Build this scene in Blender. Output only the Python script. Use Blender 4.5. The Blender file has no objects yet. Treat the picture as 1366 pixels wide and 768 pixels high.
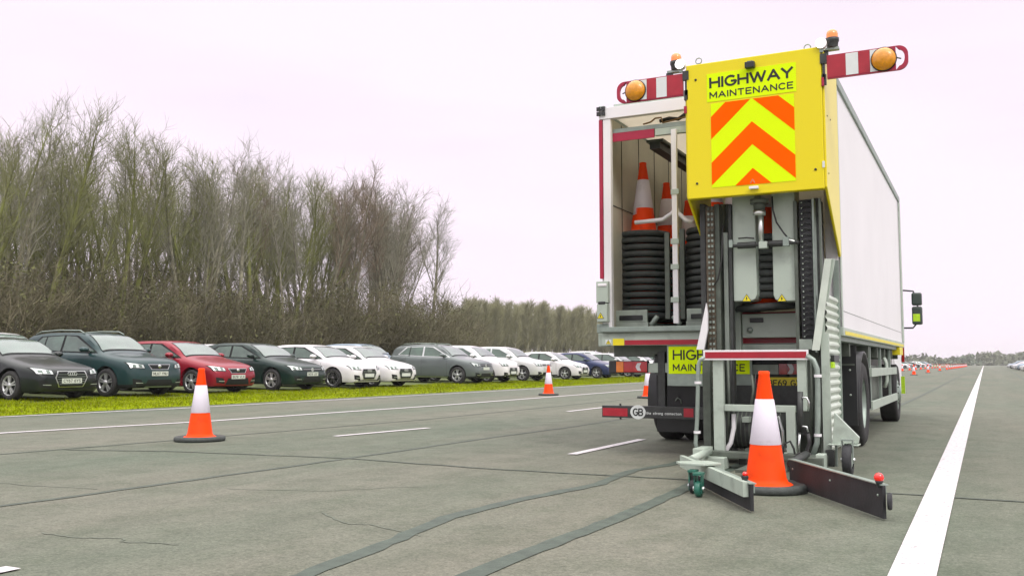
import bpy, bmesh, math, random
import numpy as np
from mathutils import Vector, Matrix
from mathutils.bvhtree import BVHTree
random.seed(7)
R = math.radians
C = bpy.context.scene.collection
SC = bpy.context.scene

# ------------------------------------------------------------------ camera
F_PX, YAW, PITCH, CAM_H = 1250.0, 26.673251, 4.619463, 0.97
yw, pt = R(YAW), R(PITCH)
CF = Vector((-math.sin(yw)*math.cos(pt), math.cos(yw)*math.cos(pt), math.sin(pt)))
CR = Vector((math.cos(yw), math.sin(yw), 0)); CU = CR.cross(CF); CO = Vector((0, 0, CAM_H))
cd = bpy.data.cameras.new('camera'); cam = bpy.data.objects.new('camera', cd); C.objects.link(cam)
cam.matrix_world = Matrix(((CR.x, CU.x, -CF.x, CO.x), (CR.y, CU.y, -CF.y, CO.y), (CR.z, CU.z, -CF.z, CO.z), (0, 0, 0, 1)))
cd.sensor_width = 36; cd.lens = 36*F_PX/1366; cd.clip_end = 6000; cd.clip_start = .05
SC.camera = cam

def ray(x, y): return CF + CR*((x-683)/F_PX) + CU*((384-y)/F_PX)
def at(x, y, Y): d = ray(x, y); return CO + d*(Y/d.y)
def onx(x, y, X): d = ray(x, y); return CO + d*(X/d.x)
def gnd(x, y, z=0.0): d = ray(x, y); return CO + d*((z-CAM_H)/d.z)

# ------------------------------------------------------------------ sky, sun, exposure
SUN_EL, SUN_AZ = R(46), R(128)
w = bpy.data.worlds.new('World'); SC.world = w; w.use_nodes = True
nt = w.node_tree; nt.nodes.clear()
N = nt.nodes.new; L = nt.links.new
out = N('ShaderNodeOutputWorld'); bg = N('ShaderNodeBackground'); L(bg.outputs[0], out.inputs[0])
bg.inputs[1].default_value = 0.1
sky = N('ShaderNodeTexSky'); sky.sky_type = 'NISHITA'; sky.sun_disc = False
sky.sun_elevation = SUN_EL; sky.sun_rotation = SUN_AZ; sky.air_density = 2; sky.dust_density = 4
tc = N('ShaderNodeTexCoord'); sep = N('ShaderNodeSeparateXYZ'); L(tc.outputs['Generated'], sep.inputs[0])
ramp = N('ShaderNodeValToRGB'); L(sep.outputs[2], ramp.inputs[0])      # overcast: brighter overhead
cr = ramp.color_ramp
cols = [(0.0, (1.10, .975, 1.09)), (.40, (1.10, .97, 1.09)), (.55, (1.6, 1.5, 1.55)), (1.0, (3.5, 3.35, 3.3))]
while len(cr.elements) < len(cols): cr.elements.new(.5)
for e, (p, c) in zip(cr.elements, cols): e.position = p; e.color = (*[v*.32 for v in c], 1)
mp = N('ShaderNodeMapping'); mp.inputs['Scale'].default_value = (.9, .9, 4); L(tc.outputs['Generated'], mp.inputs[0])
nz = N('ShaderNodeTexNoise'); nz.inputs['Scale'].default_value = 1.6; nz.inputs['Detail'].default_value = 5; nz.inputs['Roughness'].default_value = .45
L(mp.outputs[0], nz.inputs[0])
cr2 = N('ShaderNodeValToRGB'); L(nz.outputs[0], cr2.inputs[0])
cr2.color_ramp.elements[0].position = .30; cr2.color_ramp.elements[0].color = (.83, .845, .865, 1)
cr2.color_ramp.elements[1].position = .56; cr2.color_ramp.elements[1].color = (1, 1, 1, 1)
mul = N('ShaderNodeMixRGB'); mul.blend_type = 'MULTIPLY'; mul.inputs[0].default_value = 1
L(ramp.outputs[0], mul.inputs[1]); L(cr2.outputs[0], mul.inputs[2])
sc_ = N('ShaderNodeVectorMath'); sc_.operation = 'SCALE'; sc_.inputs['Scale'].default_value = 31.25; L(mul.outputs[0], sc_.inputs[0])
mix = N('ShaderNodeMixRGB'); mix.inputs[0].default_value = .97
L(sky.outputs[0], mix.inputs[1]); L(sc_.outputs[0], mix.inputs[2]); L(mix.outputs[0], bg.inputs[0])
sd = bpy.data.lights.new('sun', 'SUN'); sun = bpy.data.objects.new('sun', sd); C.objects.link(sun)
sd.energy = 1.5; sd.angle = R(20); sd.color = (1, .96, .92)
sv = Vector((math.sin(SUN_AZ)*math.cos(SUN_EL), math.cos(SUN_AZ)*math.cos(SUN_EL), math.sin(SUN_EL)))
sun.rotation_euler = sv.to_track_quat('Z', 'Y').to_euler()
vs = SC.view_settings; vs.view_transform = 'Standard'; vs.look = 'None'; vs.exposure = 0.0; vs.gamma = 1; vs.use_curve_mapping = False
SC.cycles.max_bounces = 6; SC.cycles.use_denoising = True

# ------------------------------------------------------------------ materials
MATS = {}
def mat(name, col, rough=.6, metal=0, var=.12, vscale=6, bump=0, bscale=60, coat=0, emit=None, estr=0, spec=.5, col2=None, stretch=(1, 1, 1)):
    if name in MATS: return MATS[name]
    m = bpy.data.materials.new(name); m.use_nodes = True; t = m.node_tree
    b = t.nodes['Principled BSDF']
    b.inputs['Roughness'].default_value = rough; b.inputs['Metallic'].default_value = metal
    b.inputs['Coat Weight'].default_value = coat; b.inputs['Coat Roughness'].default_value = .04; b.inputs['Specular IOR Level'].default_value = spec
    g = t.nodes.new('ShaderNodeTexCoord')
    mp = t.nodes.new('ShaderNodeMapping'); mp.inputs['Scale'].default_value = stretch; t.links.new(g.outputs['Object'], mp.inputs[0])
    n = t.nodes.new('ShaderNodeTexNoise'); n.inputs['Scale'].default_value = vscale; n.inputs['Detail'].default_value = 7; n.inputs['Roughness'].default_value = .6
    t.links.new(mp.outputs[0], n.inputs[0])
    r = t.nodes.new('ShaderNodeValToRGB'); t.links.new(n.outputs[0], r.inputs[0])
    r.color_ramp.elements[0].position = .32; r.color_ramp.elements[1].position = .68
    c2 = col2 or tuple(v*(1-2*var) for v in col)
    r.color_ramp.elements[0].color = (*c2, 1); r.color_ramp.elements[1].color = (*col, 1)
    t.links.new(r.outputs[0], b.inputs['Base Color'])
    if emit:
        b.inputs['Emission Color'].default_value = (*emit, 1); b.inputs['Emission Strength'].default_value = estr
    if bump:
        n2 = t.nodes.new('ShaderNodeTexNoise'); n2.inputs['Scale'].default_value = bscale; n2.inputs['Detail'].default_value = 4
        t.links.new(mp.outputs[0], n2.inputs[0])
        bp = t.nodes.new('ShaderNodeBump'); bp.inputs['Strength'].default_value = bump; bp.inputs['Distance'].default_value = .02
        t.links.new(n2.outputs[0], bp.inputs['Height']); t.links.new(bp.outputs[0], b.inputs['Normal'])
    MATS[name] = m; return m
def paint(name, col): return mat(name, col, rough=.35, coat=1, var=.03)

M = dict(
 boxwhite=mat('box_white', (.80, .79, .80), .45, var=.03, vscale=1.2), galv=mat('galvanised', (.33, .40, .35), .45, .45, .12, 9, .05),
 galvd=mat('galvanised_dull', (.14, .165, .135), .55, .4, .18, 7, .08), palegrey=mat('pale_grey_paint', (.40, .47, .40), .4, 0, .07, 5),
 coverw=mat('cover_paint', (.40, .47, .40), .4, 0, .06, 4), ribp=mat('rib_panel_paint', (.60, .67, .58), .4, 0, .1, 5), darkst=mat('dark_steel', (.055, .06, .057), .5, .3, .2, 12, .1),
 black=mat('black_rubber', (.035, .037, .04), .75, 0, .15, 14, .2), blackp=mat('black_plastic', (.025, .028, .028), .4, 0, .1, 8),
 blade=mat('blade_rubber', (.032, .033, .035), .65, 0, .2, 5, .1, spec=.3), chrome=mat('chrome', (.70, .73, .71), .33, 1, .05),
 yellow=mat('hood_yellow', (.75, .63, .0), .4, 0, .05, 2.2, coat=.3, spec=.3, stretch=(1, 1, .25)), fluo=mat('fluorescent_yellow', (.70, .93, .0), .7, 0, .01, 3, spec=.15),
 orange=mat('fluorescent_orange', (.98, .12, .0), .8, 0, .03, 3, spec=.02), redtape=mat('red_tape', (.40, .015, .03), .35, 0, .1, 8),
 redfr=mat('red_marker', (.38, .01, .045), .4, 0, .08, 6), whtape=mat('white_tape', (.70, .74, .72), .4, 0, .05, 6), yeltape=mat('yellow_tape', (.80, .68, .01), .4, 0, .06, 6),
 amber=mat('amber_lens', (.75, .30, .0), .25, 0, .15, 30, .25, 90, coat=.6, emit=(1, .35, 0), estr=.06),
 beacon=mat('beacon_lens', (.85, .22, .05), .2, 0, .1, 20, coat=.8, emit=(1, .3, .05), estr=.35),
 lit=mat('lit_lamp', (.9, .9, .9), .2, emit=(1, .97, 1), estr=4), redlit=mat('red_lit_lamp', (.75, .005, .0), .2, emit=(1, .02, .0), estr=.25, coat=1),
 redlens=mat('red_lens', (.42, .012, .015), .2, 0, .1, 20, coat=.8), orlens=mat('orange_lens', (.75, .20, .01), .2, 0, .1, 20, coat=.8),
 whlens=mat('clear_lens', (.6, .62, .62), .2, 0, .1, 20, coat=.8),
 interior=mat('box_interior', (.58, .565, .46), .6, 0, .12, 1.5), intd=mat('interior_dark', (.10, .10, .09), .6, 0, .2, 3),
 coneor=mat('cone_orange', (.93, .062, .0), .6, 0, .10, 5, spec=.2), conewh=mat('cone_sleeve', (.76, .72, .80), .45, 0, .10, 7), conebase=mat('cone_base', (.06, .07, .065), .7, 0, .2, 20, .2),
 plate=mat('yellow_plate', (.62, .52, .01), .4, 0, .05, 9), ink=mat('black_ink', (.012, .016, .012), .6), inkw=mat('white_ink', (.7, .75, .72), .6),
 glass=mat('car_glass', (.075, .14, .10), .05, 0, .3, 1.3, coat=1, spec=.7), trim=mat('car_trim', (.02, .022, .022), .75, 0, .1, spec=.2), tyre=mat('tyre', (.028, .028, .028), .8, 0, .2, 20, .2),
 wglass=mat('windscreen_glass', (.085, .165, .12), .06, .0, .25, 1.2, coat=1, spec=.8, col2=(.03, .07, .05)),  # base lifted to a pale mint, standing in for reflected sky
 rim=mat('alloy', (.55, .57, .56), .3, .6, .08, 12), rimd=mat('alloy_dark', (.09, .09, .09), .35, .5, .08, 12), lamp=mat('headlamp', (.62, .68, .66), .12, .2, .2, 18, coat=1),
 cplate=mat('white_plate', (.62, .66, .6), .4, 0, .05, 9), teal=mat('teal_caster', (.03, .17, .12), .4, 0, .2, 10), hivis=mat('hivis_green', (.5, .8, .02), .5, 0, .15, 20),
 rust=mat('chain', (.16, .13, .09), .6, .4, .35, 30, .3), hose=mat('hose', (.02, .02, .02), .5), tan=mat('wire_tan', (.35, .2, .08), .6),
 mirrorg=mat('mirror_housing', (.03, .05, .04), .35, 0, .1, 8, coat=.4))

# ------------------------------------------------------------------ mesh helpers
class MB:
    def __init__(s): s.v = []; s.f = []; s.mi = []; s.sm = []; s.mats = []
    def mid(s, m):
        if m not in s.mats: s.mats.append(m)
        return s.mats.index(m)
    def add(s, vs, fs, m, smooth=False):
        o = len(s.v); s.v += [tuple(v) for v in vs]; i = s.mid(m)
        for f in fs: s.f.append(tuple(a+o for a in f)); s.mi.append(i); s.sm.append(smooth)
        return s
    def box(s, x0, x1, y0, y1, z0, z1, m):
        if x0 > x1: x0, x1 = x1, x0
        if y0 > y1: y0, y1 = y1, y0
        if z0 > z1: z0, z1 = z1, z0
        vs = [(x, y, z) for z in (z0, z1) for y in (y0, y1) for x in (x0, x1)]
        return s.add(vs, [(0, 2, 3, 1), (4, 5, 7, 6), (0, 1, 5, 4), (2, 6, 7, 3), (0, 4, 6, 2), (1, 3, 7, 5)], m)
    def prism(s, pts, d, m):          # planar outline (CCW seen from the -d side) pushed along d
        n = len(pts); d = Vector(d); P = [Vector(p) for p in pts]; Q = [p+d for p in P]
        fs = [tuple(range(n)), tuple(range(2*n-1, n-1, -1))] + [(i, i+n, (i+1) % n+n, (i+1) % n) for i in range(n)]
        return s.add(P+Q, fs, m)
    def tube(s, pts, r, m, n=10, caps=True):
        P = [Vector(p) for p in pts]; rings = []
        rs = r if isinstance(r, (list, tuple)) else [r]*len(P)
        up = None
        for i, p in enumerate(P):
            t = (P[min(i+1, len(P)-1)] - P[max(i-1, 0)]).normalized()
            if up is None: up = Vector((0, 0, 1)) if abs(t.z) < .9 else Vector((1, 0, 0))
            a = t.cross(up).normalized(); b = a.cross(t).normalized(); up = b
            rings += [p + (a*math.cos(2*math.pi*k/n) + b*math.sin(2*math.pi*k/n))*rs[i] for k in range(n)]
        fs = []
        for i in range(len(P)-1):
            for k in range(n):
                k2 = (k+1) % n; fs.append((i*n+k, i*n+k2, (i+1)*n+k2, (i+1)*n+k))
        o = len(s.v); s.add(rings, fs, m, True)
        if caps:
            i = s.mid(m)
            s.f.append(tuple(o+k for k in range(n-1, -1, -1))); s.mi.append(i); s.sm.append(False)
            s.f.append(tuple(o+(len(P)-1)*n+k for k in range(n))); s.mi.append(i); s.sm.append(False)
        return s
    def lathe(s, prof, c, m, n=28, axis='z', a0=0, mats=None):
        vs = []; c = Vector(c)
        for r_, h in prof:
            for k in range(n):
                a = 2*math.pi*k/n + a0; u, v = r_*math.cos(a), r_*math.sin(a)
                vs.append(c + (Vector((u, v, h)) if axis == 'z' else Vector((u, h, v)) if axis == 'y' else Vector((h, u, v))))
        for i in range(len(prof)-1):
            fs = [(i*n+k, i*n+(k+1) % n, (i+1)*n+(k+1) % n, (i+1)*n+k) for k in range(n)]
            if i == 0: o = len(s.v); s.v += [tuple(v) for v in vs]
            mi = s.mid(mats[i] if mats else m)
            for f in fs: s.f.append(tuple(a+o for a in f)); s.mi.append(mi); s.sm.append(True)
        return s
    def build(s, name, parent=None, off=(0, 0, 0), bevel=0, recalc=True):
        me = bpy.data.meshes.new(name); off = Vector(off)
        me.from_pydata([tuple(Vector(v)-off) for v in s.v], [], s.f)
        for m in s.mats: me.materials.append(m)
        me.polygons.foreach_set('material_index', s.mi); me.polygons.foreach_set('use_smooth', s.sm); me.update()
        if recalc:
            bm = bmesh.new(); bm.from_mesh(me); bmesh.ops.recalc_face_normals(bm, faces=bm.faces); bm.to_mesh(me); bm.free()
        o = bpy.data.objects.new(name, me); C.objects.link(o); o.parent = parent
        if bevel:
            b = o.modifiers.new('bevel', 'BEVEL'); b.width = bevel; b.segments = 2; b.limit_method = 'ANGLE'; b.angle_limit = R(40)
        return o
def tag(o, label=None, cat=None, group=None, kind=None):
    if label: o['label'] = label
    if cat: o['category'] = cat
    if group: o['group'] = group
    if kind: o['kind'] = kind
    return o
def empty(name, loc, rz=0):
    o = bpy.data.objects.new(name, None); C.objects.link(o); o.location = loc; o.rotation_euler = (0, 0, rz); o.empty_display_size = .2
    return o
def copy_tree(o, parent=None):
    c = o.copy(); C.objects.link(c); c.parent = parent
    for ch in [x for x in o.children]: copy_tree(ch, c)
    return c
def arc(cx, cy, rx, ry, a0, a1, n=10): return [(cx+rx*math.cos(R(a0+(a1-a0)*k/n)), cy+ry*math.sin(R(a0+(a1-a0)*k/n))) for k in range(n+1)]
GLY = {   # stroke letters in a unit cell: (advance, strokes)
 'A': (1.0, [[(0, 0), (.5, 1), (1, 0)], [(.19, .34), (.81, .34)]]), 'B': (.8, [[(0, 0), (0, 1), (.45, 1)]+arc(.45, .76, .3, .24, 90, -90, 8)+[(0, .52)], [(.45, .52)]+arc(.48, .26, .32, .26, 90, -90, 8)+[(0, 0)]]),
 'C': (.9, [arc(.5, .5, .5, .5, 45, 315, 14)]), 'E': (.75, [[(.75, 1), (0, 1), (0, 0), (.75, 0)], [(0, .52), (.65, .52)]]), 'F': (.75, [[(.75, 1), (0, 1), (0, 0)], [(0, .52), (.62, .52)]]),
 'G': (.95, [arc(.5, .5, .5, .5, 50, 345, 14)+[(.97, .45), (.55, .45)]]), 'H': (.85, [[(0, 0), (0, 1)], [(.85, 0), (.85, 1)], [(0, .52), (.85, .52)]]), 'I': (.06, [[(.03, 0), (.03, 1)]]),
 'K': (.8, [[(0, 0), (0, 1)], [(.8, 1), (0, .45)], [(.25, .6), (.8, 0)]]), 'L': (.7, [[(0, 1), (0, 0), (.7, 0)]]), 'M': (1.0, [[(0, 0), (0, 1), (.5, .25), (1, 1), (1, 0)]]), 'N': (.85, [[(0, 0), (0, 1), (.85, 0), (.85, 1)]]),
 'O': (.95, [arc(.48, .5, .48, .5, 0, 360, 18)]), 'S': (.75, [arc(.4, .75, .36, .25, 30, 270, 8)+arc(.4, .25, .36, .25, 90, -150, 8)]), 'T': (.85, [[(0, 1), (.85, 1)], [(.425, 1), (.425, 0)]]), 'U': (.8, [[(0, 1), (0, .35)]+arc(.4, .35, .4, .35, 180, 360, 8)+[(.8, 1)]]),
 'V': (.95, [[(0, 1), (.475, 0), (.95, 1)]]), 'W': (1.35, [[(0, 1), (.34, 0), (.675, .95), (1.01, 0), (1.35, 1)]]), 'X': (.85, [[(0, 0), (.85, 1)], [(0, 1), (.85, 0)]]), 'Y': (.9, [[(0, 1), (.45, .48), (.9, 1)], [(.45, .48), (.45, 0)]]),
 '6': (.75, [arc(.375, .3, .375, .3, 0, 360, 12), [(0, .3), (.06, .6), (.25, .9), (.5, 1)]]), '9': (.75, [arc(.375, .7, .375, .3, 0, 360, 12), [(.75, .7), (.69, .4), (.5, .1), (.25, 0)]]), '7': (.7, [[(0, 1), (.7, 1), (.25, 0)]]),
 '1': (.3, [[(0, .8), (.25, 1), (.25, 0)]]), '8': (.75, [arc(.375, .76, .3, .24, 0, 360, 12), arc(.375, .27, .37, .27, 0, 360, 12)]), ' ': (.4, []),
 't': (.35, [[(.15, .9), (.15, .05), (.35, .05)], [(0, .65), (.35, .65)]]), 'h': (.45, [[(0, 0), (0, 1)], [(0, .6), (.4, .65), (.45, 0)]]), 'e': (.5, [[(0, .35), (.5, .35)]+arc(.25, .33, .25, .33, 0, 320, 8)]), 's': (.42, [[(.42, .6), (.05, .6), (.05, .35), (.4, .3), (.4, .03), (0, .03)]]),
 'r': (.3, [[(0, 0), (0, .65)], [(0, .5), (.3, .65)]]), 'o': (.5, [arc(.25, .33, .25, .33, 0, 360, 10)]), 'n': (.45, [[(0, 0), (0, .65), (.4, .6), (.45, 0)]]), 'g': (.48, [arc(.24, .33, .24, .33, 0, 360, 10), [(.48, .65), (.48, -.2), (.05, -.2)]]), 'c': (.42, [arc(.25, .33, .25, .33, 50, 310, 8)]), 'i': (.08, [[(.04, 0), (.04, .65)]])}
def put_text(mb, st, m, p0, ux, uz, wd, ht, th=.15, gap=.30):   # strokes of even thickness fitted to a rectangle
    p0, ux, uz = Vector(p0), Vector(ux), Vector(uz); nrm = ux.cross(uz).normalized()
    tot = sum(GLY[c][0]+gap for c in st)-gap+th; x = th/2; k = 0
    t = th*ht; sx = (wd-0)/tot; sy = (ht-t)
    for ch in st:
        adv, strokes = GLY[ch]
        for pl in strokes:
            P = [((x+u)*sx, t/2+v*sy) for u, v in pl]
            for (a, b), (c, d) in zip(P, P[1:]):
                dx, dy = c-a, d-b; l_ = math.hypot(dx, dy) or 1; nx, ny = -dy/l_*t/2, dx/l_*t/2; e = .36 if len(P) < 7 else .2; ex, ey = dx/l_*t*e, dy/l_*t*e
                k += 1; off = nrm*(.00012*(k % 7))
                mb.add([p0+ux*q[0]+uz*q[1]+off for q in ((a-ex+nx, b-ey+ny), (a-ex-nx, b-ey-ny), (c+ex-nx, d+ey-ny), (c+ex+nx, d+ey+ny))], [(0, 1, 2, 3)], m)
        x += adv+gap
def clip(poly, a, b, c):     # keep a*u+b*v<=c
    o = []
    for i in range(len(poly)):
        p, q = poly[i], poly[(i+1) % len(poly)]; dp = a*p[0]+b*p[1]-c; dq = a*q[0]+b*q[1]-c
        if dp <= 0: o.append(p)
        if dp*dq < 0: t = dp/(dp-dq); o.append((p[0]+(q[0]-p[0])*t, p[1]+(q[1]-p[1])*t))
    return o

# ------------------------------------------------------------------ ground
def asphalt():
    m = bpy.data.materials.new('asphalt'); m.use_nodes = True; t = m.node_tree; b = t.nodes['Principled BSDF']; l = t.links.new; n = t.nodes.new
    b.inputs['Roughness'].default_value = .85; b.inputs['Specular IOR Level'].default_value = .3
    tc = n('ShaderNodeTexCoord')
    def noise(scale, detail, sx=(1, 1, 1), rough=.6):
        mp = n('ShaderNodeMapping'); mp.inputs['Scale'].default_value = sx; l(tc.outputs['Object'], mp.inputs[0])
        q = n('ShaderNodeTexNoise'); q.inputs['Scale'].default_value = scale; q.inputs['Detail'].default_value = detail; q.inputs['Roughness'].default_value = rough; l(mp.outputs[0], q.inputs[0]); return q
    def rampn(q, p0, c0, p1, c1):
        r = n('ShaderNodeValToRGB'); l(q.outputs[0], r.inputs[0]); r.color_ramp.elements[0].position = p0; r.color_ramp.elements[0].color = (*c0, 1)
        r.color_ramp.elements[1].position = p1; r.color_ramp.elements[1].color = (*c1, 1); return r
    big = rampn(noise(.35, 6, (1, .25, 1)), .35, (.122, .144, .108), .65, (.168, .165, .132))
    agg = rampn(noise(70, 3), .3, (.72, .72, .72), .7, (1.25, 1.25, 1.25))
    mid = rampn(noise(4, 8, (1, .5, 1), .7), .35, (.86, .87, .86), .7, (1.07, 1.07, 1.06))
    streak = rampn(noise(1.4, 3, (1, .03, 1)), .35, (.92, .93, .92), .65, (1.05, 1.04, 1.05))
    stain = rampn(noise(2.2, 9, (1, .8, 1), .75), .34, (.74, .79, .74), .54, (1.0, 1.0, 1.0))
    pale = rampn(noise(9, 5, (1, .6, 1), .7), .60, (1, 1, 1), .74, (1.16, 1.14, 1.12))
    grit = rampn(noise(24, 6, (1, 1, 1), .8), .36, (.74, .76, .74), .58, (1.12, 1.11, 1.10))
    prev = big.outputs[0]
    for q in (agg, mid, streak, stain, pale, grit):
        x = n('ShaderNodeMixRGB'); x.blend_type = 'MULTIPLY'; x.inputs[0].default_value = 1; l(prev, x.inputs[1]); l(q.outputs[0], x.inputs[2]); prev = x.outputs[0]
    l(prev, b.inputs['Base Color'])
    bp = n('ShaderNodeBump'); bp.inputs['Strength'].default_value = .5; bp.inputs['Distance'].default_value = .006
    l(noise(90, 3).outputs[0], bp.inputs['Height']); l(bp.outputs[0], b.inputs['Normal'])
    return m
M['asphalt'] = asphalt()
M['seal'] = mat('crack_seal', (.075, .10, .077), .7, 0, .18, 9, .3, 50)
M['sealt'] = mat('thin_joint', (.085, .105, .08), .75, 0, .2, 9)
def chips(m, p0, p1, k):
    for n_ in m.node_tree.nodes:
        if n_.type == 'VALTORGB': e = n_.color_ramp.elements; e[0].position = p0; e[1].position = p1; c = e[1].color; e[0].color = (c[0]*k, c[1]*k, c[2]*k, 1)
    return m
def linepaint():
    m = chips(mat('line_paint', (.60, .565, .58), .6, 0, .12, 26, .2, 80), .36, .43, .5); return m
M['line'] = linepaint(); chips(M['coneor'], .30, .44, .72); chips(M['conewh'], .30, .42, .80); chips(M['yellow'], .27, .40, .90); chips(M['blade'], .3, .6, .6); chips(M['palegrey'], .30, .48, .72); chips(M['coverw'], .28, .42, .82)
M['field'] = mat('field_grass', (.10, .135, .03), .9, 0, .25, 3, .5, 30, col2=(.07, .085, .03))
M['verge'] = mat('verge_grass', (.21, .265, .003), 1, 0, .2, 2, .4, 40, col2=(.16, .20, .003), spec=.05)
M['soil'] = mat('wood_floor', (.06, .052, .03), .95, 0, .3, 2, .5, 20)

def tagm(mb, name, **k): return tag(mb.build(name, recalc=False), kind='structure')
g = MB(); g.add([(-1100, -150, -.02), (1100, -150, -.02), (1100, 1500, -.02), (-1100, 1500, -.02)], [(0, 1, 2, 3)], M['field']); tagm(g, 'ground')
g = MB(); g.add([(-16.5, -30, 0), (14, -30, 0), (14, 900, 0), (-16.5, 900, 0)], [(0, 1, 2, 3)], M['asphalt']); tagm(g, 'road')
# verge and parking field, slightly above the road and rising towards the wood
g = MB(); prof = [(-16.35, 0.006), (-16.6, .05), (-17.4, .10), (-18.4, .13), (-23, .22), (-28, .34), (-34, .5), (-90, 1.0)]
rows = [(-30, 0), (0, 0), (30, 0), (60, 0), (95, 0), (400, 0), (900, 0)]
vs = [(x, y, z) for x, z in prof for y, _ in rows]; nr = len(rows)
g.add(vs, [(i*nr+j, i*nr+j+1, (i+1)*nr+j+1, (i+1)*nr+j) for i in range(3) for j in range(nr-1)], M['verge'], True)
g.add(vs, [(i*nr+j, i*nr+j+1, (i+1)*nr+j+1, (i+1)*nr+j) for i in range(3, 5) for j in range(nr-1)], M['field'], True)
g.add(vs, [(i*nr+j, i*nr+j+1, (i+1)*nr+j+1, (i+1)*nr+j) for i in range(5, len(prof)-1) for j in range(nr-1)], M['soil'], True)
tagm(g, 'terrain')
def fieldz(x):
    xs = [p[0] for p in prof][::-1]; zs = [p[1] for p in prof][::-1]; return float(np.interp(x, xs, zs))

def strip(pts, wd, z, m, name, jit=0, sub=1, seed=1):
    rnd = random.Random(seed); P = [Vector((p[0], p[1], 0)) for p in pts]; Q = []
    for a, b in zip(P, P[1:]):
        for k in range(sub): Q.append(a.lerp(b, k/sub))
    Q.append(P[-1]); vs = []
    for i, p in enumerate(Q):
        t = (Q[min(i+1, len(Q)-1)]-Q[max(i-1, 0)]).normalized(); nrm = Vector((-t.y, t.x, 0))
        c = p + nrm*rnd.uniform(-jit, jit); h = wd/2*(1+rnd.uniform(-1, 1)*min(.35, jit*9))
        vs += [(c+nrm*h)[:2]+(z,), (c-nrm*h)[:2]+(z,)]
    mb = MB(); mb.add(vs, [(2*i, 2*i+1, 2*i+3, 2*i+2) for i in range(len(Q)-1)], m); tag(mb.build(name, recalc=False), kind='structure')
    return mb
for x, y0, y1 in ((-.33, .5, 900),): strip([(x, y0), (x, y1)], .20, .008, M['line'], 'lane_line')
strip([(-12.9, 2), (-12.33, 8.6), (-11.75, 11.95), (-11.35, 19), (-11.4, 33), (-11.4, 900)], .15, .008, M['line'], 'lane_line')
strip([(-17, 5), (-16.0, 11.2), (-15.6, 14.8), (-15.5, 26), (-15.6, 41), (-15.7, 900)], .12, .012, M['line'], 'lane_line')
for k in range(-1, 3):       # dashed lane lines
    y0 = 9.35 + 7.4*k
    strip([(-3.98, y0), (-3.96, y0+2.25)] if k >= 0 else [(-4.16, y0), (-4.16, y0+1.05)], .11, .008, M['line'], 'lane_dash')
    if k >= 0: strip([(-7.80+.02*k if k else -7.80, y0+.9), (-7.54, y0+2.85)] if k == 0 else [(-7.6, y0+.9), (-7.6, y0+2.9)], .11, .008, M['line'], 'lane_dash')
strip([(-2.75, 2), (-2.79, 3.0), (-2.83, 3.5), (-2.92, 4.3), (-3.07, 5.2), (-3.0, 6.1), (-2.82, 7.2), (-2.9, 8.2), (-2.72, 9.0), (-2.7, 11)], .11, .004, M['seal'], 'crack_seal', .014, 6, 3)
strip([(-2.2, 1.5), (-2.13, 4.5), (-2.09, 5.7), (-2.13, 7.4), (-2.15, 12)], .12, .0045, M['seal'], 'crack_seal', .009, 9, 4)
strip([(-6.2, 1), (-6.0, 5), (-5.88, 8), (-5.85, 11), (-5.72, 13.3), (-5.7, 60)], .07, .004, M['sealt'], 'road_joint', .012, 14, 5)
strip([(-9.3, 7.3), (-8.1, 7.7), (-5.9, 7.95), (-4.2, 7.75), (-2.2, 7.78), (0, 7.6), (3, 7.7)], .045, .005, M['sealt'], 'road_joint', .012, 14, 6)
a = gnd(0, 606); b_ = gnd(560, 560); strip([(a.x, a.y-4), (a.x, a.y), (b_.x, b_.y), (b_.x, b_.y+60)], .06, .004, M['sealt'], 'road_joint', .012, 10, 7)
strip([(-1.9, 14), (-1.75, 30), (-1.7, 200)], .10, .004, M['sealt'], 'road_joint', .01, 10, 8)
rc = random.Random(50)
M['hair'] = mat('hairline_crack', (.095, .115, .085), .8, 0, .25, 4, col2=(.14, .15, .115))
for x0, y0, dx, dy, n in ((-5.3, 5.6, .35, .22, 4), (-3.9, 5.0, .3, -.1, 3), (-8.2, 5.0, .5, -.08, 4), (-6.9, 8.6, .6, .35, 5), (.2, 3.8, .12, .8, 6), (-10.2, 7.0, .6, .4, 4), (-4.9, 3.7, .3, .12, 4)):
    pts = [(x0, y0)]
    for q in range(n): pts.append((pts[-1][0]+dx+rc.uniform(-.2, .2), pts[-1][1]+dy+rc.uniform(-.2, .2)))
    strip(pts, .014, .003, M['hair'], 'road_crack', .014, 8, int(x0*9)+70)
strip([(1.7, 8), (1.9, 46), (3, 135), (3.2, 300)], .16, .004, M['sealt'], 'road_joint', .01, 10, 9)

# ------------------------------------------------------------------ traffic cones
def make_cone():
    root = empty('traffic_cone', (0, 0, 0))
    def r_(z): return .158 - (z-.06)*(.158-.037)/(.91-.06)
    b = MB(); b.lathe([(.20, .052), (.185, .062), (r_(.075)+.012, .066), (r_(.10), .10), (r_(.5), .5), (r_(.88), .88), (r_(.9)+.004, .885), (r_(.9)+.004, .91), (.028, .915), (.026, .6)], (0, 0, 0), M['coneor'], 32)
    b.build('cone_body', root, recalc=False)
    b = MB(); b.lathe([(r_(.355)+.001, .353), (r_(.355)+.004, .357), (r_(.695)+.004, .695), (r_(.695)+.001, .699)], (0, 0, 0), M['conewh'], 32)
    b.build('reflective_sleeve', root, recalc=False)
    b = MB(); b.lathe([(.15, .045), (.20, .05), (.225, .047), (.25, .058), (.275, .064), (.30, .058), (.313, .04), (.315, .02), (.305, .0), (.12, .0)], (0, 0, 0), M['conebase'], 36)
    b.build('rubber_base', root, recalc=False)
    return root
cone0 = make_cone(); cone_used = [False]
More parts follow.
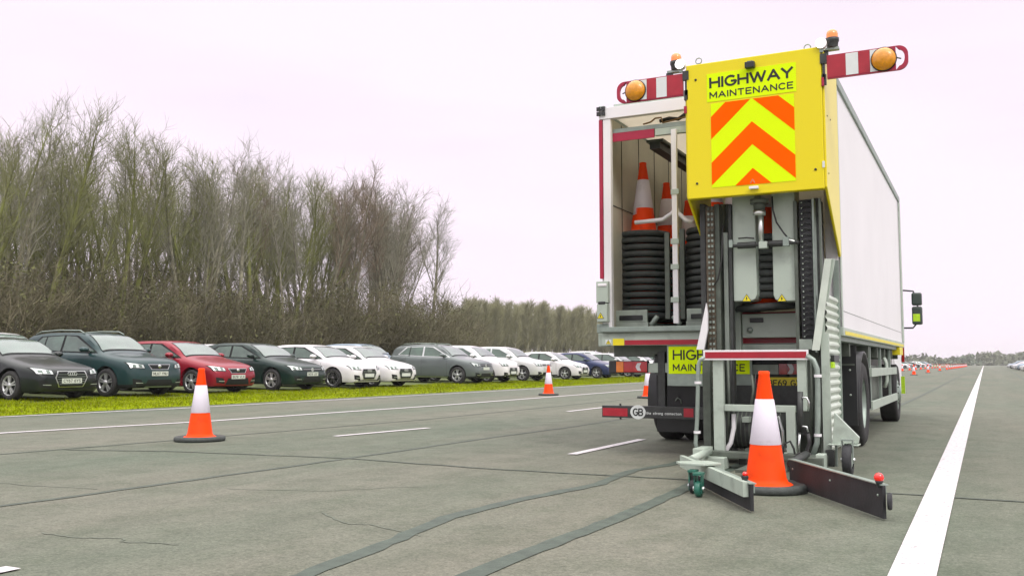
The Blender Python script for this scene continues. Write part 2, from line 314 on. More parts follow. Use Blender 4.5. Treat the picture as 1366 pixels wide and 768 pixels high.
def place_cone(x, y, z, rz, label, group, tilt=None):
    if cone_used[0]: o = copy_tree(cone0)
    else: o = cone0; cone_used[0] = True
    o.location = (x, y, z); o.rotation_euler = (tilt[0] if tilt else 0, tilt[1] if tilt else 0, rz)
    return tag(o, label, 'traffic cone', group)
GR = 'traffic cones standing on the road'
place_cone(-1.53, 7.40, 0, .3, 'large orange and white traffic cone standing between the two rubber guide blades behind the truck', GR)
place_cone(-8.9, 8.92, 0, 1.1, 'orange and white traffic cone alone on the left lane in front of the red car', GR)
place_cone(-12.05, 26.5, 0, 2.0, 'distant orange and white cone by the edge line in front of the silver cars', GR)
place_cone(-8.54, 25.6, 0, .7, 'distant orange and white cone just below the left tail lamp of the truck', GR)
ys = [88, 111, 141, 168]
for i, y in enumerate(ys):
    place_cone(-5.45, y, 0, i, ['nearest cone of the far row right of the truck front wheel', 'second cone of the far row right of the truck', 'third cone of the far row right of the truck', 'fourth cone of the far row right of the truck'][i], GR)
for k in range(16): place_cone(-5.5, 182+12*k, 0, k, 'tiny red and white cone in the closely spaced far end of the cone line', 'cones in the far end of the line')
for k in range(16): place_cone(-9.5-.04*k, 118+14*k, 0, k, 'tiny red cone in the second line far beyond the truck', 'cones in the second far line')

# ------------------------------------------------------------------ highway maintenance truck
D = 9.82; XL, XR = -3.815, -1.26; BF = 17.75; ZR = 3.87
TO = Vector((-2.535, D, 0))
truck = tag(empty('maintenance_truck', TO), 'white highway maintenance box truck with yellow chevron hood and cone lifting gear on its back', 'truck')
def B(mb, name, parent=None, bevel=0):
    o = mb.build(name, parent or truck, off=TO if (parent is None or parent is truck) else TO, bevel=bevel); return o
def pb(mb, x0, y0, x1, y1, Y, dep, m):
    xm, ym = (x0+x1)/2, (y0+y1)/2
    return mb.box(at(x0, ym, Y).x, at(x1, ym, Y).x, Y, Y+dep, at(xm, y1, Y).z, at(xm, y0, Y).z, m)
# translucent roof sheet
tm = bpy.data.materials.new('roof_sheet'); tm.use_nodes = True; t_ = tm.node_tree; pbs = t_.nodes['Principled BSDF']; pbs.inputs['Base Color'].default_value = (.7, .68, .62, 1)
tr = t_.nodes.new('ShaderNodeBsdfTranslucent'); tr.inputs[0].default_value = (.8, .76, .66, 1); mx = t_.nodes.new('ShaderNodeMixShader'); mx.inputs[0].default_value = .6
t_.links.new(pbs.outputs[0], mx.inputs[1]); t_.links.new(tr.outputs[0], mx.inputs[2]); t_.links.new(mx.outputs[0], t_.nodes['Material Output'].inputs[0])

b = MB(); W = M['boxwhite']
b.box(XR-.035, XR, D+.05, BF, 1.33, ZR-.06, W)
b.box(XL, XL+.035, D+.05, BF, 1.33, ZR-.06, W)
b.box(XL+.036, XR-.036, BF-.05, BF-.002, 1.33, ZR-.06, W)
body = B(b, 'cargo_body')
b = MB(); b.box(XL+.04, XR-.04, D+.06, BF-.06, ZR-.035, ZR-.02, tm); B(b, 'roof', body)
b = MB()
b.box(XL+.037, XL+.055, D+.08, 13.6, 1.36, ZR-.07, M['interior']); b.box(XR-.055, XR-.037, D+.08, 13.6, 1.36, ZR-.07, M['interior'])
b.box(XL+.06, XR-.06, 13.6, 13.65, 1.36, ZR-.05, M['interior'])
for k in range(5): b.box(XL+.055, XL+.062, D+.55+k*.62, D+.56+k*.62, 1.4, ZR-.08, M['intd'])
b.box(XL+.055, XL+.064, D+.1, 13.5, 2.78, 2.79, M['intd'])
B(b, 'interior_lining', body)
b = MB(); b.box(XL+.037, XR-.037, D+.05, BF-.06, 1.30, 1.36, M['galvd']); B(b, 'floor', body)
b = MB()   # aluminium edge rails
G = M['galv']; PG = M['palegrey']
b.box(XR-.05, XR+.022, D+.02, BF+.03, ZR-.065, ZR+.03, G); b.box(XL-.02, XL+.05, D+.02, BF+.03, ZR-.065, ZR+.03, G)
b.box(XR-.04, XR+.018, D+.02, BF+.03, 1.25, 1.335, PG); b.box(XL-.018, XL+.04, D+.02, BF+.03, 1.25, 1.335, PG)
b.box(XR+.003, XR+.025, BF-.16, BF+.035, 1.337, ZR-.067, PG); b.box(XR+.003, XR+.012, D+.02, D+.1, 1.337, ZR-.067, PG)
b.box(XL+.03, XR-.03, D+.02, BF, 1.20, 1.297, G)
B(b, 'edge_rail', body, .006)
b = MB(); b.box(XR+.002, XR+.022, BF-.02, BF+.06, 2.0, ZR-.25, G); B(b, 'front_corner_post', body)
b = MB(); b.box(XR+.0185, XR+.0215, D+.15, BF-.1, 1.262, 1.30, M['yeltape']); B(b, 'reflective_tape', body)
b = MB(); b.box(XR, XR+.0015, D+.2, BF-.25, 1.50, 1.506, M['galvd']); b.box(XR, XR+.0015, BF-.30, BF-.294, 1.4, ZR-.1, M['galvd']); B(b, 'panel_seam', body)
b = MB(); b.box(XR-.1, XR+.02, BF-1.0, BF-.35, 1.12, 1.245, M['yeltape']); B(b, 'marker_block', body)
# rear frame
b = MB()
b.box(XL+.045, XL+.135, D-.02, D+.05, 1.37, ZR-.14, M['palegrey'] and W)
b.box(XR-.13, XR-.01, D-.02, D+.05, 1.37, ZR-.14, W)
b.box(XL+.0, XR, D-.03, D+.05, ZR-.14, ZR-.01, W)
b.box(XL+.16, XR-.14, D+.02, D+.06, ZR-.05, ZR+.03, PG)
z2 = at(860, 168, D).z
b.box(XL+.137, XR-.132, D+.06, D+.11, z2-.03, z2+.02, G)
rf = B(b, 'rear_frame', body, .004)
b = MB(); b.box(XL+.14, at(871, 175, D).x, D+.04, D+.058, z2-.13, z2-.035, M['redfr']); B(b, 'red_panel', rf)
b = MB(); b.box(at(872, 172, D).x, XR-.14, D+.045, D+.1, z2-.11, z2-.035, PG); b.box(XL+.14, XR-.14, D+.12, D+.5, z2+.0, z2+.015, PG); B(b, 'header_beam', rf)
b = MB(); b.box(XL-.002, XL+.04, D-.025, D+.04, 1.92, ZR-.145, M['redfr']); B(b, 'red_marker_strip', rf)
b = MB()
for i in (0, 1):
    for j in (0, 1): b.box(XL-.02+i*.055, XL+.025+i*.055, D-.05, D-.031, ZR-.10+j*.055, ZR-.055+j*.055, M['blackp'])
B(b, 'corner_bracket', rf)
b = MB(); pb(b, 896.5, 172, 903.5, 431, D-.01, .05, W)
for y in (252, 318, 352, 396): pb(b, 894.5, y, 905.5, y+7, D-.02, .03, PG)
B(b, 'divider_post', rf, .003)
# wires under the header
b = MB()
P_ = [at(*p, D+.25) for p in ((858, 166), (868, 163), (874, 158), (882, 157), (884, 164), (896, 161), (915, 156))]
b.tube(P_, .010, M['tan'], 6); b.tube([at(*p, D+.3) for p in ((880, 162), (893, 158), (905, 159), (915, 152))], .022, M['hose'], 6); B(b, 'wiring', rf)
# gantry rail inside the roof
b = MB(); xg = -3.28
b.box(xg-.06, xg+.06, D+.35, 13.5, 3.42, 3.50, M['darkst']); b.box(xg-.10, xg+.10, D+.35, 13.5, 3.50, 3.53, M['galvd'])
b.box(-2.55, -2.4, D+.2, 13.5, 3.40, 3.52, M['darkst']); b.box(-1.9, -1.8, D+.2, 13.5, 3.45, 3.52, M['galvd'])
B(b, 'gantry_rail', body)
# sill under the door opening
b = MB(); xa = XL+.05
b.box(XL+.02, XR-.01, D-.05, D+.03, 1.17, 1.31, PG)
b.box(XL+.02, XR-.01, D-.075, D+.03, 1.322, 1.375, G); b.box(XL+.05, XR-.03, D-.09, D, 1.31, 1.321, M['galvd'])
sill = B(b, 'rear_sill', body, .004)
for q_ in ((833, 453, 936, 459.5), (976, 450, 1069, 457.5)): b = MB(); pb(b, *q_, D-.053, .002, M['redtape']); B(b, 'red_reflector', sill)
b = MB(); pb(b, 817.5, 451.5, 832.5, 460.5, D-.053, .002, M['yeltape']); B(b, 'yellow_label', sill)
def warn(mb, cx, cy, Y, s, back=None):
    p = at(cx, cy, Y); x, z = p.x, p.z
    if back: mb.box(x-s*1.1, x+s*1.1, Y+.001, Y+.003, z-s*.75, z+s*1.0, back)
    mb.prism([(x-s, Y, z-s*.62), (x+s, Y, z-s*.62), (x, Y, z+s*.95)], (0, .0008, 0), M['ink'])
    mb.prism([(x-s*.82, Y-.001, z-s*.52), (x+s*.82, Y-.001, z-s*.52), (x, Y-.001, z+s*.75)], (0, .0006, 0), M['yeltape'])
    mb.prism([(x-.01, Y-.002, z-s*.05), (x+.15*s, Y-.002, z-s*.05), (x+.0, Y-.002, z+s*.45)], (0, .0006, 0), M['ink'])
    mb.prism([(x-s*.16, Y-.002, z-s*.40), (x+s*.2, Y-.002, z-s*.1), (x-.1*s, Y-.002, z-s*.05)], (0, .0006, 0), M['ink'])
b = MB(); warn(b, 811.5, 456.5, D-.054, .032, M['whtape']); B(b, 'warning_label', sill)
# door hinge box on the left corner
b = MB(); pb(b, 795, 375, 811, 404, D-.08, .14, PG); pb(b, 796, 405, 810, 429, D-.1, .15, PG); pb(b, 797, 378, 809, 382, D-.09, .02, W); pb(b, 797.5, 402, 807, 406, D-.105, .02, M['blackp'])
pb(b, 796, 432, 812, 444, D-.03, .08, G); pb(b, 798, 444, 812, 462, D-.03, .08, PG)
cb = B(b, 'control_box', body, .008)
b = MB(); warn(b, 801, 421.5, D-.104, .042); B(b, 'warning_label', cb)
# cone magazine: supports and clamp arms
def ringx(px): return at(px, 360, 10.6).x
xA, xB_, xC = at(859, 360, 10.62).x, at(952, 360, 10.62).x, at(1020, 360, 10.5).x
b = MB()
for xx in (xA, xB_):
    b = MB(); b.box(xx-.20, xx+.20, 10.15, 10.7, 1.38, 1.44, PG); b.box(xx-.19, xx+.19, 10.15, 10.19, 1.44, 1.58, PG); b.box(xx-.14, xx+.14, 10.135, 10.149, 1.465, 1.52, M['blackp'])
    for s in (-1, 1): b.tube([(xx+s*.25, 10.1, 1.40), (xx+s*.33, 10.1, 1.50)], .03, G, 8)
    B(b, 'cone_support', body, .006)
b = MB()
for x0, pts in ((0, ((847, 297), (884, 293), (897, 284), (899, 280))), (1, ((925, 296), (915, 294), (905, 284), (903, 279)))):
    P_ = [at(*p, 10.2) for p in pts]
    b = MB(); b.tube(P_, .024, W, 8); B(b, 'clamp_arm', body)
for q_ in ((887, 310, 893, 425, 10.25, .05, M['galvd']), (907, 305, 913, 425, 10.3, .05, M['galvd']), (817, 318, 824, 425, 10.25, .2, M['intd'])): b = MB(); pb(b, *q_); B(b, 'guide_rail', body)
SG = 'cones nested in the stacks inside the truck'
n_st = 13
for xi, (xx, lab) in enumerate(((xA, 'left'), (xB_, 'middle'))):
    for r in range(3 if xi == 0 else 2):
        for k in range(n_st):
            top = k == n_st-1
            l_ = 'black rubber cone base nested in the %s stack inside the truck' % lab
            g_ = SG + ', ' + lab
            if r: l_ = 'cone nested in a rear %s stack deeper inside the truck' % lab; g_ = 'cones in the rear %s stacks' % lab
            if top: l_ = ['front orange and white cone topping the left stack inside the truck', 'second orange and white cone half hidden behind the front one inside the truck', 'third cone tip just left of the yellow hood inside the truck'][r] if xi == 0 else ['cone topping the middle stack behind the yellow hood', 'cone topping the rear middle stack behind the yellow hood'][r]
            place_cone(xx+.03*r+random.uniform(-.006, .006), 10.62+.85*r+random.uniform(-.006, .006), 1.50+.08*k-(.0 if r == 0 else .10*r), random.uniform(0, 6), l_, 'cones topping the stacks' if top else g_)

# chassis
b = MB()
for xx in (-2.98, -2.12): b.box(xx-.04, xx+.04, D+.15, 19.3, .78, 1.04, M['darkst'])
for yy in (10.3, 11.3, 12.6, 14.2, 15.8, 17.2): b.box(-2.94, -2.16, yy, yy+.1, .82, 1.0, M['darkst'])
for yy in (10.0, 10.9, 12.8, 13.9, 15.0, 16.2, 17.3): b.box(XL+.08, XR-.06, yy, yy+.07, 1.05, 1.24, M['galvd'])
b.tube([(XL+.3, 11.9, .5), (XR-.3, 11.9, .5)], .09, M['darkst'], 12); b.lathe([(.0, -.25), (.2, -.18), (.24, 0), (.2, .18), (0, .25)], (-2.535, 11.9, .52), M['darkst'], 16)
b.tube([(XL+.3, 17.3, .48), (XR-.3, 17.3, .48)], .07, M['darkst'], 12)
b.box(XR-.55, XR-.12, 13.6, 14.6, .45, .95, M['galvd']); b.tube([(XL+.38, 13.6, .7), (XL+.38, 15.0, .7)], .27, M['galv'], 20)
chassis = B(b, 'chassis', truck, .005)
def truck_wheel(cx, cy, outsign, dual, r=.50):
    b = MB(); wd = .28; c = (cx, cy, r)
    pr = [(.29, -wd/2+.02), (.36, -wd/2), (.45, -wd/2+.005), (.485, -wd/2+.03), (r, -wd/2+.06), (r, wd/2-.06), (.485, wd/2-.03), (.45, wd/2-.005), (.36, wd/2), (.29, wd/2-.02)]
    b.lathe(pr, c, M['tyre'], 40, 'x')
    for k in (-.05, .0, .05): b.lathe([(r+.001, k-.006), (r-.012, k-.003), (r-.012, k+.003), (r+.001, k+.006)], c, M['black'], 40, 'x')
    t = B(b, 'wheel', truck); b = MB(); s = outsign
    if dual: pr = [(.30, .12*s), (.28, .10*s), (.26, -.02*s), (.20, -.05*s), (.12, -.04*s), (.11, .06*s), (0, .07*s)]
    else: pr = [(.30, .12*s), (.28, .11*s), (.25, .09*s), (.20, .13*s), (.13, .14*s), (.12, .17*s), (0, .18*s)]
    b.lathe(pr, c, M['galv'], 32, 'x')
    for k in range(10):
        a = k*math.pi/5; rr = .17
        b.lathe([(.015, 0), (.015, s*(.0 if dual else .155)), (0, s*(.005 if dual else .16))], (cx, cy+rr*math.cos(a), r+rr*math.sin(a)), M['galvd'], 6, 'x')
    B(b, 'rim', t)
for cx, s in ((XR-.16, 1), (XL+.16, -1)):
    truck_wheel(cx, 11.95, s, True); truck_wheel(cx-s*.33, 11.95, s, True); truck_wheel(cx-.04*s, 17.3, s, False, .48)
# mudguards and flaps
for s, x0, x1 in ((1, XR-.66, XR-.02), (-1, XL+.02, XL+.66)):
    b = MB(); pts = []
    for k in range(13):
        a = R(-10+k*200/12); pts.append((11.95-math.cos(a)*.60, .52+math.sin(a)*.60))
    vs = [(x, y, z) for x in (x0, x1) for y, z in pts] + [(x, 11.95+(y-11.95)*.96, .52+(z-.52)*.96) for x in (x0, x1) for y, z in pts]
    n = len(pts); fs = [(i, i+1, n+i+1, n+i) for i in range(n-1)]+[(2*n+i, 3*n+i, 3*n+i+1, 2*n+i+1) for i in range(n-1)]
    fs += [(i, 2*n+i, 2*n+i+1, i+1) for i in range(n-1)]+[(n+i, n+i+1, 3*n+i+1, 3*n+i) for i in range(n-1)]
    b.add(vs, fs, M['blackp'], True); mg = B(b, 'mudguard')
b = MB(); b.box(XR-.70, XR-.03, 11.22, 11.24, .28, 1.18, M['blackp']); b.box(XR-.68, XR-.05, 11.20, 11.218, .95, .97, M['galvd'])
for p in ((XR-.1, .9), (XR-.1, .62)): b.lathe([(.012, 0), (.012, -.012), (0, -.014)], (p[0], 11.22, p[1]), PG, 8, 'y')
B(b, 'mudflap')
b = MB(); pb(b, 876, 500, 930, 576, 10.45, .02, M['blackp']); pb(b, 878, 504, 930, 508, 10.44, .03, M['darkst']); b.tube([at(901, 534, 10.44), at(904, 530, 10.42), at(908, 533, 10.42), at(909, 538, 10.44)], .006, PG, 6); B(b, 'mudflap')
# side guards
b = MB()
def sg(y0, y1, zc, h): b.box(XR-.06, XR-.02, y0, y1, zc-h/2, zc+h/2, PG)
sg(12.75, 16.55, .86, .11); sg(12.75, 16.55, .44, .11)
for yy in (13.0, 14.4, 15.9): b.box(XR-.10, XR-.062, yy, yy+.06, .38, 1.2, G)
B(b, 'side_guard', truck, .004)
b = MB()
for k in (0, .09, .18): b.tube([(XR-.08, 15.0+k, .62), (XR-.05, 15.0+k, .72), (XR-.05, 15.0+k, .98), (XR-.08, 15.0+k, 1.06)], .02, PG, 8)
B(b, 'air_pipe')
# cab
b = MB(); cx0, cx1, cy0, cy1 = XL+.06, XR-.20, 17.98, 19.95
prof_c = [(cy0, .75), (cy0, 2.95), (cy0+.15, 3.05), (cy1-.45, 3.02), (cy1-.12, 2.5), (cy1, 1.7), (cy1+.04, .9), (cy1, .42), (cy1-.35, .40), (cy1-.36, .75)]
b.prism([(cx0, y, z) for y, z in prof_c], (cx1-cx0, 0, 0), W); cab = B(b, 'cab', truck, .04)
for x0 in (cx0-.006, cx1-.004):
    b = MB(); b.prism([(x0, cy0+.35, 1.75), (x0, cy1-.18, 1.75), (x0, cy1-.4, 2.45), (x0, cy0+.35, 2.5)], (.010, 0, 0), M['glass']); B(b, 'side_window', cab)
    b = MB(); b.box(x0, x0+.01, cy0+.28, cy0+.30, .8, 2.6, M['trim']); b.box(x0, x0+.012, cy0+.4, cy0+.55, 1.55, 1.59, M['blackp']); B(b, 'door', cab)
b = MB(); b.prism([(cx0+.12, cy1-.02, 1.78), (cx1-.12, cy1-.02, 1.78), (cx1-.18, cy1-.30, 2.70), (cx0+.18, cy1-.30, 2.70)], (0, .03, .015), M['glass']); B(b, 'windscreen', cab)
b = MB(); b.box(cx0+.3, cx1-.3, cy1+.01, cy1+.06, 1.1, 1.5, M['blackp']); B(b, 'grille', cab)
for xx in (cx0+.15, cx1-.5): b = MB(); b.box(xx, xx+.35, cy1+.0, cy1+.055, .62, .8, M['lamp']); B(b, 'headlight', cab, .01)
b = MB(); b.box(XR-.06, XR+.002, 17.86, 17.9, .45, .75, M['hivis']); B(b, 'hi_vis_marker', cab)
b = MB(); b.box(XR-.035, XR+.012, 17.82, 17.9, 1.0, 1.45, M['redlens']); B(b, 'side_lamp', cab)
def mirror(xs, s):
    b = MB(); ym = 19.1
    b.tube([(xs, ym, 2.34), (xs+s*.16, ym, 2.35), (xs+s*.32, ym, 2.33), (xs+s*.39, ym, 2.2), (xs+s*.39, ym, 1.75), (xs+s*.30, ym, 1.64), (xs, ym, 1.64)], .016, M['blackp'], 8)
    m_ = B(b, 'mirror_arm', cab)
    for z0, z1 in ((2.06, 2.30), (1.70, 2.04)):
        b = MB(); b.box(xs+s*.29, xs+s*.47, ym-.05, ym+.08, z0, z1, M['mirrorg']); h = B(b, 'mirror', cab, .03)
    b = MB(); b.box(xs+s*.31, xs+s*.43, ym-.056, ym-.050, 1.76, 1.90, M['hivis']); B(b, 'mirror_marker', cab)
mirror(XR-.21, 1); mirror(XL+.04, -1)

# rear underside: tail lamps, bumper bar, sign board, number plate
b = MB(); Y = D+.10
pb(b, 864, 484, 897, 497, Y+.02, .05, PG); pb(b, 1003, 486, 1040, 499, Y+.02, .05, PG); b.box(at(870, 490, Y).x, at(1065, 490, Y).x, Y+.08, Y+.16, .86, 1.08, M['darkst']); lb = B(b, 'lamp_bar', truck, .004)
b = MB(); pb(b, 812, 481, 864, 497.5, Y, .08, M['blackp']); tl = B(b, 'tail_lamp', lb, .01)
b = MB(); pb(b, 822, 482, 831.5, 496, Y-.006, .006, M['orlens']); pb(b, 832, 482, 844, 496, Y-.006, .006, M['redlens']); pb(b, 844.2, 482, 863, 496, Y-.006, .006, M['redlens'])
c_ = at(853, 489, Y-.008); x, z = c_.x, c_.z; b.prism([(x+.02, Y-.009, z-.045), (x-.025, Y-.009, z-.04), (x-.045, Y-.009, z), (x-.025, Y-.009, z+.04), (x+.02, Y-.009, z+.045), (x-.0, Y-.009, z)], (0, .004, 0), M['whlens']); B(b, 'lens', tl)
b = MB(); pb(b, 1038, 484, 1080, 500, Y, .08, M['blackp']); tl = B(b, 'tail_lamp', lb, .01)
b = MB(); pb(b, 1039, 485, 1050, 499, Y-.006, .006, M['redlens']); pb(b, 1059, 485, 1066, 499, Y-.006, .006, M['redlens'])
c_ = at(1050, 492, Y-.008); x, z = c_.x, c_.z
b.prism([(x-.0, Y-.008, z-.05), (x+.05, Y-.008, z-.05), (x+.07, Y-.008, z), (x+.05, Y-.008, z+.05), (x, Y-.008, z+.05), (x+.03, Y-.008, z)], (0, .004, 0), M['whlens']); pb(b, 1050.5, 485, 1058.5, 499, Y-.003, .003, M['redlens']); B(b, 'lens', tl)
# bumper bar with GB oval
Yb = D+.02; b = MB(); x0, x1 = at(803, 549, Yb).x, at(1075, 549, Yb).x; zb, zt = at(860, 557.5, Yb).z, at(860, 541.5, Yb).z
b.box(x0, x1, Yb, Yb+.09, zb, zt, M['darkst'])
for px in (826,):
    xx = at(px, 549, Yb).x; b.lathe([(.012, -.02), (.012, 0)], (xx, Yb+.04, zt+.02), M['blackp'], 8); b.lathe([(.012, -.02), (.012, 0)], (xx, Yb+.04, zb), M['blackp'], 8)
for xx in (-3.2, -1.8): b.box(xx, xx+.08, Yb+.09, Yb+.17, zb+.02, 1.1, M['darkst'])
bb = B(b, 'bumper_bar', truck, .006)
for q_ in ((804, 544, 837, 554.5), (912, 544.5, 925, 556), (1040, 544.5, 1072, 556)): b = MB(); pb(b, *q_, Yb-.003, .003, M['redtape']); B(b, 'red_reflector', bb)
b = MB(); c_ = at(851, 549, Yb-.004); zc = (zb+zt)/2
ov = [(c_.x+.088*math.cos(2*math.pi*k/28), Yb-.004, zc+.076*math.sin(2*math.pi*k/28)) for k in range(28)]
b.prism(ov, (0, .003, 0), M['inkw']); put_text(b, 'GB', M['ink'], (c_.x-.057, Yb-.0055, zc-.042), (1, 0, 0), (0, 0, 1), .114, .084, .17, .25); B(b, 'country_badge', bb)
b = MB(); p = at(862, 551, Yb-.004); q = at(909, 551, Yb-.004); put_text(b, 'the strong connection', M['inkw'], (p.x, Yb-.003, p.z-.012), (1, 0, 0), (0, 0, 1), q.x-p.x, .030, .16, .25); B(b, 'lettering', bb)
# sign board
Ys = D-.02; b = MB(); pb(b, 890, 457, 1003, 515, Ys, .02, M['galv']); sb = B(b, 'sign_board', truck, .003)
x0, x1 = at(892, 480, Ys).x, at(1000, 480, Ys).x; z0, z1 = at(945, 498.5, Ys).z, at(945, 461.5, Ys).z
b = MB(); b.box(x0, x1, Ys-.004, Ys-.001, z0, z1, M['fluo']); B(b, 'sign_face', sb)
b = MB(); h = z1-z0; wdt = x1-x0
put_text(b, 'HIGHWAY', M['ink'], (x0+wdt*.055, Ys-.006, z0+h*.50), (1, 0, 0), (0, 0, 1), wdt*.89, h*.38, .16, .27)
put_text(b, 'MAINTENANCE', M['ink'], (x0+wdt*.055, Ys-.006, z0+h*.10), (1, 0, 0), (0, 0, 1), wdt*.89, h*.26, .16, .34); B(b, 'lettering', sb)
Yp = D-.0; b = MB(); x0, x1 = at(1012, 511, Yp).x, at(1086, 511, Yp).x; z0, z1 = at(1040, 518.5, Yp).z, at(1040, 503, Yp).z
b.box(x0, x1, Yp, Yp+.015, z0, z1, M['plate']); np_ = B(b, 'number_plate', truck)
b = MB(); xx0, xx1 = at(1025, 511, Yp).x, at(1076, 511, Yp).x
put_text(b, 'BF69 GXO', M['ink'], (xx0, Yp-.0015, z0+.025), (1, 0, 0), (0, 0, 1), xx1-xx0, (z1-z0)-.05, .16, .32); B(b, 'lettering', np_)
b = MB(); b.box(-3.0, -1.5, D+.35, D+.5, .45, .8, M['blackp']); B(b, 'underrun_box')

# ---- hood
HY = 8.95; hx0, hx1 = -2.555, -1.262; hz0, hz1 = 2.585, 3.93
b = MB(); Yl = M['yellow']
b.box(hx0, hx1, HY, HY+.03, hz0, hz1, Yl); b.box(hx0, hx1, HY+.031, D+.02, hz1-.03, hz1-.001, Yl)
b.box(hx0+.002, hx1-.002, HY+.031, HY+.10, hz0+.001, hz0+.03, Yl)
side = [(HY+.032, hz1-.032), (HY+.032, hz0+.02), (D-.02, 2.03), (D+.015, 2.06), (D+.015, hz1-.032)]
for xx in (hx0-.02, hx1-.005): b.prism([(xx, y, z) for y, z in side][::-1], (.025, 0, 0), Yl)
hood = B(b, 'hood', truck, .008)
b = MB(); x0, x1 = hx1+.0205, hx1+.0225
for yy, zz in ((9.1, 3.3), (9.1, 2.75), (9.3, 3.31)): b.lathe([(.008, 0), (.008, .004), (0, .005)], (x0, yy, zz), M['ink'], 8, 'x')
for px, py in ((928, 107), (930, 245), (1088, 226)):
    p = at(px, py, HY-.001); b.lathe([(.012, 0), (.012, -.005), (0, -.006)], p, M['ink'], 10, 'y')
B(b, 'bolt', hood)
for q_ in ((hx1-.0, hx1+.022, HY-.006, HY+.02, 3.55, 3.63, M['redfr']), (hx1-.012, hx1+.01, HY-.008, HY-.001, 2.78, 2.84, M['whtape']), (hx0-.024, hx0+.004, HY-.006, HY+.02, 3.45, 3.52, M['redfr'])): b = MB(); b.box(*q_); B(b, 'edge_reflector', hood)
zt = (at(942.5, 99.5, HY).z+at(1061.6, 83.3, HY).z)/2; zm = (at(943, 137.5, HY).z+at(1062.6, 121.5, HY).z)/2
sx0, sx1 = at(943, 118, HY).x, at(1062, 104, HY).x
b = MB(); b.box(sx0, sx1, HY-.004, HY-.001, zm, zt, M['fluo']); sf = B(b, 'sign_face', hood)
b = MB(); h = zt-zm; wdt = sx1-sx0
put_text(b, 'HIGHWAY', M['ink'], (sx0+wdt*.03, HY-.0055, zm+h*.47), (1, 0, 0), (0, 0, 1), wdt*.94, h*.40, .20, .28)
put_text(b, 'MAINTENANCE', M['ink'], (sx0+wdt*.03, HY-.0055, zm+h*.11), (1, 0, 0), (0, 0, 1), wdt*.94, h*.24, .185, .36); B(b, 'lettering', sf)
zq1 = (at(948, 136.8, HY).z+at(1059, 125, HY).z)/2-.008; zq0 = (at(950, 250, HY).z+at(1061.6, 241.7, HY).z)/2
cx0, cx1 = at(949, 193, HY).x, at(1060.5, 184, HY).x; mid = (cx0+cx1)/2; hw = (cx1-cx0)/2; H = zq1-zq0
b = MB(); b.box(cx0, cx1, HY-.0035, HY-.001, zq0, zq1, M['fluo']); ch = B(b, 'chevron_panel', hood)
b = MB(); s_ = .92; per = H*.545; bw = per*.49
top0 = H*.735                   # upper apex of the middle orange chevron above the panel's bottom
for k in (-1, 0, 1):
    a = top0 + per*k
    for sg_ in (-1, 1):
        poly = [(0, 0), (sg_*hw, 0), (sg_*hw, H), (0, H)]
        # v + s|u| <= a ; v + s|u| >= a-bw
        poly = clip(poly, s_*sg_, 1, a); poly = clip(poly, -s_*sg_, -1, -(a-bw)) if poly else poly
        if len(poly) > 2:
            pts = [(mid+u, HY-.005, zq0+v) for u, v in poly]
            b.add(pts, [tuple(range(len(pts)))], M['orange'])
B(b, 'chevron_stripe', ch)
b = MB(); pb(b, 993, 82, 1006, 90, HY-.07, .06, M['blackp']); pb(b, 996, 81, 1004, 84, HY-.03, .05, M['galvd']); B(b, 'rear_camera', hood, .006)
b = MB(); pb(b, 999, 248, 1011, 251.5, HY-.05, .045, W); p = at(1004, 244, HY-.02)
b.tube([(p.x-.02, p.y, p.z), (p.x, p.y, p.z+.035), (p.x+.02, p.y, p.z)], .004, G, 6); B(b, 'latch', hood, .004)
for px, py in ((932, 81), (1077, 63)):
    c_ = at(px, py, HY+.02); b = MB(); b.tube([(c_.x+.03*math.cos(a), c_.y, c_.z-.006+.03*math.sin(a)) for a in [2*math.pi*k/16 for k in range(17)]], .006, G, 6); b.box(c_.x-.01, c_.x+.01, c_.y-.01, c_.y+.01, hz1-.001, c_.z-.03, G); B(b, 'eye_bolt', hood)
